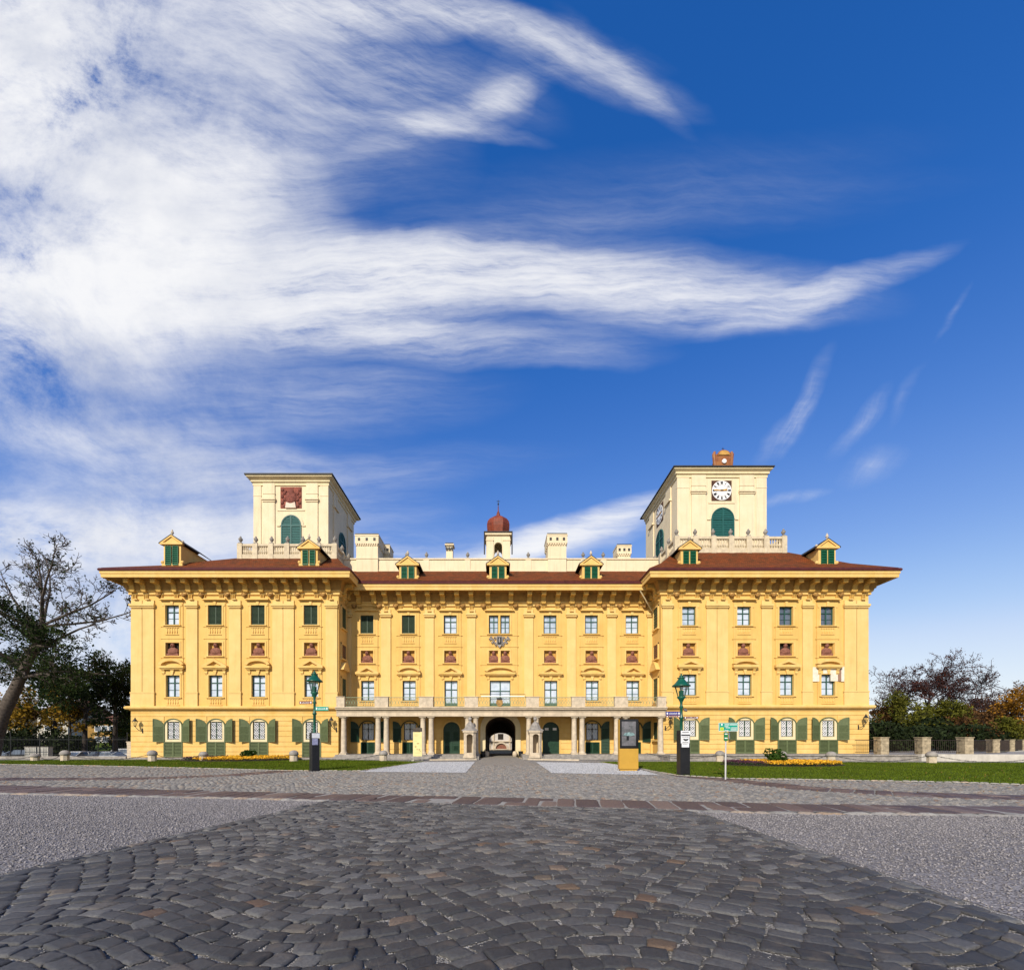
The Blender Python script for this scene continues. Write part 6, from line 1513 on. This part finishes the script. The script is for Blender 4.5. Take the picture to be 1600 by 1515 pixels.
for (x0,y0,h0), (x1,y1,h1) in zip([( -2.6,0,1.62)]+pc[:-1], pc):
    mb = MB(); Ls = math.hypot(x1-x0,y1-y0); n = max(6, int((x1-x0)/.19)); 
    for i in range(1, n): u = i/n; x, y = x0+(x1-x0)*u, y0+(y1-y0)*u; mb.tube([(x,y,.12),(x,y,1.4)], .016, 4)
    mb.tube([(x0,y0,1.38),(x1,y1,1.38)], .028, 5); mb.tube([(x0,y0,.2),(x1,y1,.2)], .022, 5); mb.build('railing_panel', mat('rusty_iron', (.035,.022,.016), .7, .3, 3), t)
mb = MB(); mb.pxy([(ox+pc[2][0],44.2-.2),(ox+pc[3][0],49.8),(ox+pc[5][0],64),(ox+pc[5][0]+.4,64),(ox+pc[3][0]+.4,49.6),(ox+pc[2][0]+.5,44.0)], -.02, .5); tag(mb.build('railing_base_wall', PLW), 'pale wall footing under the receding part of the pillared railing', 'wall')
# park behind the railing
mb = MB(); mb.add([(30,62,.2),(160,62,.2),(160,160,1.5),(30,160,1.5)], [(0,1,2,3)]); struct(mb.build('park_ground', EARTH))
hg = [(1376,54,3.4,4.4),(1404,58,3.8,4.0),(1432,62,4.0,3.7),(1466,62,4.2,4.0),(1500,66,4.2,3.2),(1535,72,4.6,3.8),(1570,78,5.0,4.6),(1605,78,5.2,5.2)]
hl = ['dark evergreen bush against the right corner of the palace','dark evergreen bush behind the first railing panel','dark evergreen bush behind the second stone pillar','dark evergreen bush under the yellow green tree','dark evergreen bush behind the third stone pillar','dark evergreen bush between brown and orange trees','dark evergreen bush under the orange tree','dark evergreen bush at the right picture edge']
for (px, D_, w, h), lab in zip(hg, hl): bush('evergreen_bush', (X(px,D_),D_,.3), (w,w*.7,h), 2300, .24, LF_EVER, lab, 'bush', 'dark bushes behind the pillared railing')
simple_tree('copper_beech', 'broad nearly bare purple brown tree, tallest of the trees right of the palace', 1452, 1170, 1046, 84, 230, LF_RED, mat('bark_violet', (.055,.038,.040), .95, .3, 4), 51, 9, .12, .25, 3, .26, .1, .85, z0=.5, kids=(5,7), rt=.36, tw=1.9)
for i, (px, top, w, D_, lf, per, lab) in enumerate(((1414,1074,110,72,LF_OLV,22,'olive green tree in front of the copper tree near the palace'),(1474,1086,100,70,LF_OLV,22,'yellow green bushy tree below the bare copper tree'),(1532,1082,110,88,LF_BRN,18,'brown thinning tree between the copper tree and the orange tree'),(1508,1102,90,72,LF_BRN,16,'low brown tree behind the third stone pillar'),(1596,1062,110,74,LF_ORG,22,'bright orange yellow tree at the right picture edge'),(1378,1086,60,74,LF_BRN,16,'reddish brown tree peeping past the right corner of the palace'),(1606,1052,100,92,LF_BRN,12,'half bare brown tree behind the orange tree at the right edge'),(1556,1098,80,76,LF_BRN,18,'rusty brown low tree left of the bright orange tree'),(1440,1108,80,68,LF_OLV,12,'low olive brown tree behind the dark bushes'),(1492,1110,70,67,LF_BRN,12,'low brown tree before the other brown trees'),(1572,1118,60,72,LF_OLV,14,'low olive tree under the orange tree'))):
    simple_tree('autumn_tree', lab, px, 1170, top, D_, w, lf, BARK, 60+i, per, .19, .42, 2, .16, .12, .8, z0=.4, group='autumn trees right of the palace', rt=.17)

# =================================================================== SKY, SUN, CAMERA
scn = bpy.context.scene
EL, AZ = R(33), R(22)
sp = Vector((-math.sin(AZ)*math.cos(EL), -math.cos(AZ)*math.cos(EL), math.sin(EL)))
sl = bpy.data.lights.new('sun', 'SUN'); sl.energy = 5.0; sl.angle = R(.5); sl.color = (1.0, .93, .82)
so = bpy.data.objects.new('sun', sl); C.objects.link(so); so.rotation_euler = (-sp).to_track_quat('-Z', 'Y').to_euler(); so.location = sp*200
w = bpy.data.worlds.new('World'); scn.world = w; w.use_nodes = True; nt = w.node_tree; N = nt.nodes; L = nt.links
for n in list(N): N.remove(n)
out = N.new('ShaderNodeOutputWorld'); bg = N.new('ShaderNodeBackground'); L.new(bg.outputs[0], out.inputs[0])
sky = N.new('ShaderNodeTexSky'); sky.sky_type = 'NISHITA'; sky.sun_disc = False; sky.sun_elevation = EL; sky.sun_rotation = math.atan2(sp.x, sp.y)
sky.altitude = 200; sky.air_density = 1.0; sky.dust_density = .6; sky.ozone_density = 2.0
STR = .10; bg.inputs['Strength'].default_value = STR
def math_(op, a, b=None, c=None, clamp=False):
    n = N.new('ShaderNodeMath'); n.operation = op; n.use_clamp = clamp
    for i, v in enumerate((a, b, c)):
        if v is None: continue
        if isinstance(v, (int, float)): n.inputs[i].default_value = v
        else: L.new(v, n.inputs[i])
    return n.outputs[0]
tc = N.new('ShaderNodeTexCoord'); sx_ = N.new('ShaderNodeSeparateXYZ'); L.new(tc.outputs['Generated'], sx_.inputs[0])
ay = math_('MAXIMUM', math_('ABSOLUTE', sx_.outputs['Y']), .03)
U = math_('DIVIDE', sx_.outputs['X'], ay); V = math_('DIVIDE', sx_.outputs['Z'], ay)
uv = N.new('ShaderNodeCombineXYZ'); L.new(U, uv.inputs[0]); L.new(V, uv.inputs[1]); uv = uv.outputs[0]
def noise(vec, scale, det=6, rough=.6, rot=0, st=(1,1,1), loc=(0,0,0), dist=0):
    mp = N.new('ShaderNodeMapping'); mp.vector_type = 'TEXTURE'; mp.inputs['Rotation'].default_value = (0,0,rot); mp.inputs['Scale'].default_value = tuple(1/q_ for q_ in st); mp.inputs['Location'].default_value = loc
    L.new(vec, mp.inputs[0]); n = N.new('ShaderNodeTexNoise'); n.inputs['Scale'].default_value = scale; n.inputs['Detail'].default_value = det; n.inputs['Roughness'].default_value = rough; n.inputs['Distortion'].default_value = dist
    L.new(mp.outputs[0], n.inputs['Vector']); return n
def vmath(op, a, b):
    n = N.new('ShaderNodeVectorMath'); n.operation = op
    for i, v in enumerate((a, b)):
        if isinstance(v, tuple): n.inputs[i].default_value = v
        elif v is not None: L.new(v, n.inputs[i])
    return n
n1 = noise(uv, 2.0, 4, .55); w1 = vmath('MULTIPLY', vmath('SUBTRACT', n1.outputs['Color'], (.5,.5,.5)).outputs[0], (.16,.11,0)).outputs[0]
n2 = noise(uv, 8, 6, .65); w2 = vmath('MULTIPLY', vmath('SUBTRACT', n2.outputs['Color'], (.5,.5,.5)).outputs[0], (.018,.016,0)).outputs[0]
wuv = vmath('ADD', vmath('ADD', uv, w1).outputs[0], w2).outputs[0]
# direction (lens-constant units), radii, tilt, density of each cloud
ELL = [(10,70,200,210,0,1.5),(230,30,260,110,-10,.62),(215,240,230,150,-38,.95),(90,400,280,210,0,.95),(340,320,190,140,-38,.72),(440,290,130,110,-40,.32),(290,450,380,100,0,.95),(600,430,540,50,-1,1.05),(930,436,430,60,-3,.62),(1110,478,230,44,4,.46),(1290,452,200,24,20,.55),(600,520,390,38,-4,.72),(480,480,280,46,0,.45),
       (540,5,230,40,-3,.85),(800,35,220,26,-16,.40),(880,82,220,34,-24,.46),(975,112,130,20,-44,.30),(720,170,180,30,22,.36),(660,190,190,18,-10,.42),(785,140,70,46,55,.28),(430,130,300,130,-25,.5),(600,80,280,70,-20,.34),(1000,285,460,56,8,.10),(900,350,460,36,4,.14),(1250,290,280,26,2,.07),
       (60,500,230,80,0,.5),(250,590,420,60,2,.33),(110,690,400,56,-9,.55),(430,650,360,56,6,.30),(180,780,500,54,3,.46),(90,840,380,46,2,.9),(330,835,350,44,4,.52),(150,970,500,150,0,.85),(520,740,360,36,5,.17),
       (930,822,210,22,17,.95),(840,856,190,26,12,.75),(640,870,260,36,4,.34),(1250,630,100,16,64,.34),(1215,685,70,22,48,.26),(1350,655,80,16,48,.29),(1360,728,60,24,30,.22),(1235,785,60,10,14,.28),(1490,478,50,6,58,.15),(1425,610,60,10,58,.13)]
acc = None
for (px, py, rx, ry, an, am) in ELL:
    mp = N.new('ShaderNodeMapping'); mp.vector_type = 'TEXTURE'
    mp.inputs['Location'].default_value = ((px-CX)/F, (HY-py)/F, 0); mp.inputs['Rotation'].default_value = (0,0,R(an)); mp.inputs['Scale'].default_value = (rx/F*1.2, ry/F*1.3, 1)
    L.new(wuv, mp.inputs[0]); g = N.new('ShaderNodeTexGradient'); g.gradient_type = 'SPHERICAL'; L.new(mp.outputs[0], g.inputs[0])
    acc = math_('MULTIPLY', g.outputs['Fac'], am) if acc is None else math_('MULTIPLY_ADD', g.outputs['Fac'], am, acc)
left = math_('MULTIPLY_ADD', U, -1.4, -.35, True)            # puffier cloud on the left, fibrous cirrus on the right
fA = noise(wuv, 1.7, 15, .70, R(3), (1,11,1), (0,0,0), .12); fB = noise(wuv, 2.0, 15, .72, R(-26), (1,8,1), (3,1,0), .15); fC = noise(wuv, 2.6, 15, .70, R(58), (1,7,1), (1,4,0), .1); bil = noise(uv, 2.8, 15, .70, R(-24), (1,1.5,1), (7,2,0), .3)
fD = noise(wuv, 9, 8, .7, R(-3), (1,5,1), (5,5,0), .1)
def mixf(f, a, c):
    m_ = N.new('ShaderNodeMix'); m_.data_type = 'FLOAT'; L.new(f, m_.inputs['Factor']); L.new(a, m_.inputs['A']); L.new(c, m_.inputs['B']); return m_.outputs[0]
top_ = math_('MULTIPLY_ADD', V, 4.0, -4.7, True)
rgt_ = math_('MULTIPLY', math_('MULTIPLY_ADD', U, 8.0, -4.0, True), math_('MULTIPLY_ADD', V, -8.0, 7.0, True))
f0 = mixf(rgt_, mixf(top_, fA.outputs['Fac'], fB.outputs['Fac']), fC.outputs['Fac'])
f0 = math_('MULTIPLY_ADD', fD.outputs['Fac'], .30, math_('MULTIPLY', f0, .70))
f0 = math_('MULTIPLY_ADD', f0, .80, .10)      # soften the fibres
f0 = mixf(math_('MULTIPLY', left, .85), f0, math_('MULTIPLY_ADD', bil.outputs['Fac'], 1.15, -.07))
fr_ = N.new('ShaderNodeMapRange'); fr_.inputs['From Min'].default_value = .36; fr_.inputs['From Max'].default_value = .64; fr_.clamp = False; L.new(f0, fr_.inputs['Value'])
dens = math_('MAXIMUM', math_('MULTIPLY', acc, math_('MAXIMUM', math_('MULTIPLY_ADD', fr_.outputs[0], 1.25, .22), .04)), 0.0)
opac = math_('SUBTRACT', 1.0, math_('POWER', 2.718, math_('MULTIPLY', math_('POWER', dens, 1.4), -1.75)))
ahead = math_('MULTIPLY_ADD', sx_.outputs['Y'], 4.0, .4, True)      # the cloud bank stands over the palace, the sky behind is clear
alpha = math_('MULTIPLY', math_('MULTIPLY', opac, .97), ahead)
# cloud brightness: sunlit white with grey-blue undersides
gr = noise(uv, 3.4, 7, .55, 0, (1,1.3,1), (2,5,0)); gm = N.new('ShaderNodeMapRange'); gm.inputs['From Min'].default_value = .42; gm.inputs['From Max'].default_value = .66; L.new(gr.outputs['Fac'], gm.inputs['Value'])
cm = N.new('ShaderNodeMix'); cm.data_type = 'RGBA'; cm.inputs['A'].default_value = (.97/STR,.97/STR,.98/STR,1); cm.inputs['B'].default_value = (.68/STR,.71/STR,.80/STR,1); L.new(math_('MULTIPLY', gm.outputs[0], math_('ADD', left, .15), None, True), cm.inputs['Factor'])
# deepen the clear sky the way a polarised autumn sky looks
sk = vmath('MULTIPLY', sky.outputs[0], (STR,STR,STR)).outputs[0]
rc = N.new('ShaderNodeRGBCurve'); L.new(sk, rc.inputs['Color'])
for ci, pts in enumerate(([(.068,.0185),(.091,.045),(.148,.156),(.256,.40),(.385,.64)], [(.117,.120),(.158,.175),(.251,.328),(.416,.597),(.587,.78)], [(.218,.445),(.286,.565),(.429,.76),(.635,.92),(.776,.96)])):
    cv = rc.mapping.curves[ci]
    for q_ in pts: cv.points.new(*q_)
rc.mapping.update()
hs = vmath('MULTIPLY', rc.outputs['Color'], (1/STR,1/STR,1/STR))
fm = N.new('ShaderNodeMix'); fm.data_type = 'RGBA'; L.new(alpha, fm.inputs['Factor']); L.new(hs.outputs[0], fm.inputs['A']); L.new(cm.outputs['Result'], fm.inputs['B'])
L.new(fm.outputs['Result'], bg.inputs['Color'])
w.cycles.sampling_method = 'MANUAL'; w.cycles.sample_map_resolution = 1024
cam = bpy.data.cameras.new('camera'); co = bpy.data.objects.new('camera', cam); C.objects.link(co); scn.camera = co
co.location = (0, 0, H); co.rotation_euler = (R(90), 0, 0); cam.sensor_width = 36; cam.sensor_fit = 'HORIZONTAL'; cam.lens = 36*F/1600
cam.shift_x = (800-CX)/1600; cam.shift_y = (HY-757.5)/1600; cam.clip_end = 3000; cam.clip_start = .1
scn.view_settings.view_transform = 'Standard'; scn.view_settings.look = 'None'; scn.view_settings.exposure = 0; scn.view_settings.gamma = 1
scn.cycles.max_bounces = 6; scn.cycles.diffuse_bounces = 3; scn.cycles.glossy_bounces = 3; scn.cycles.transparent_max_bounces = 8; scn.cycles.use_denoising = True
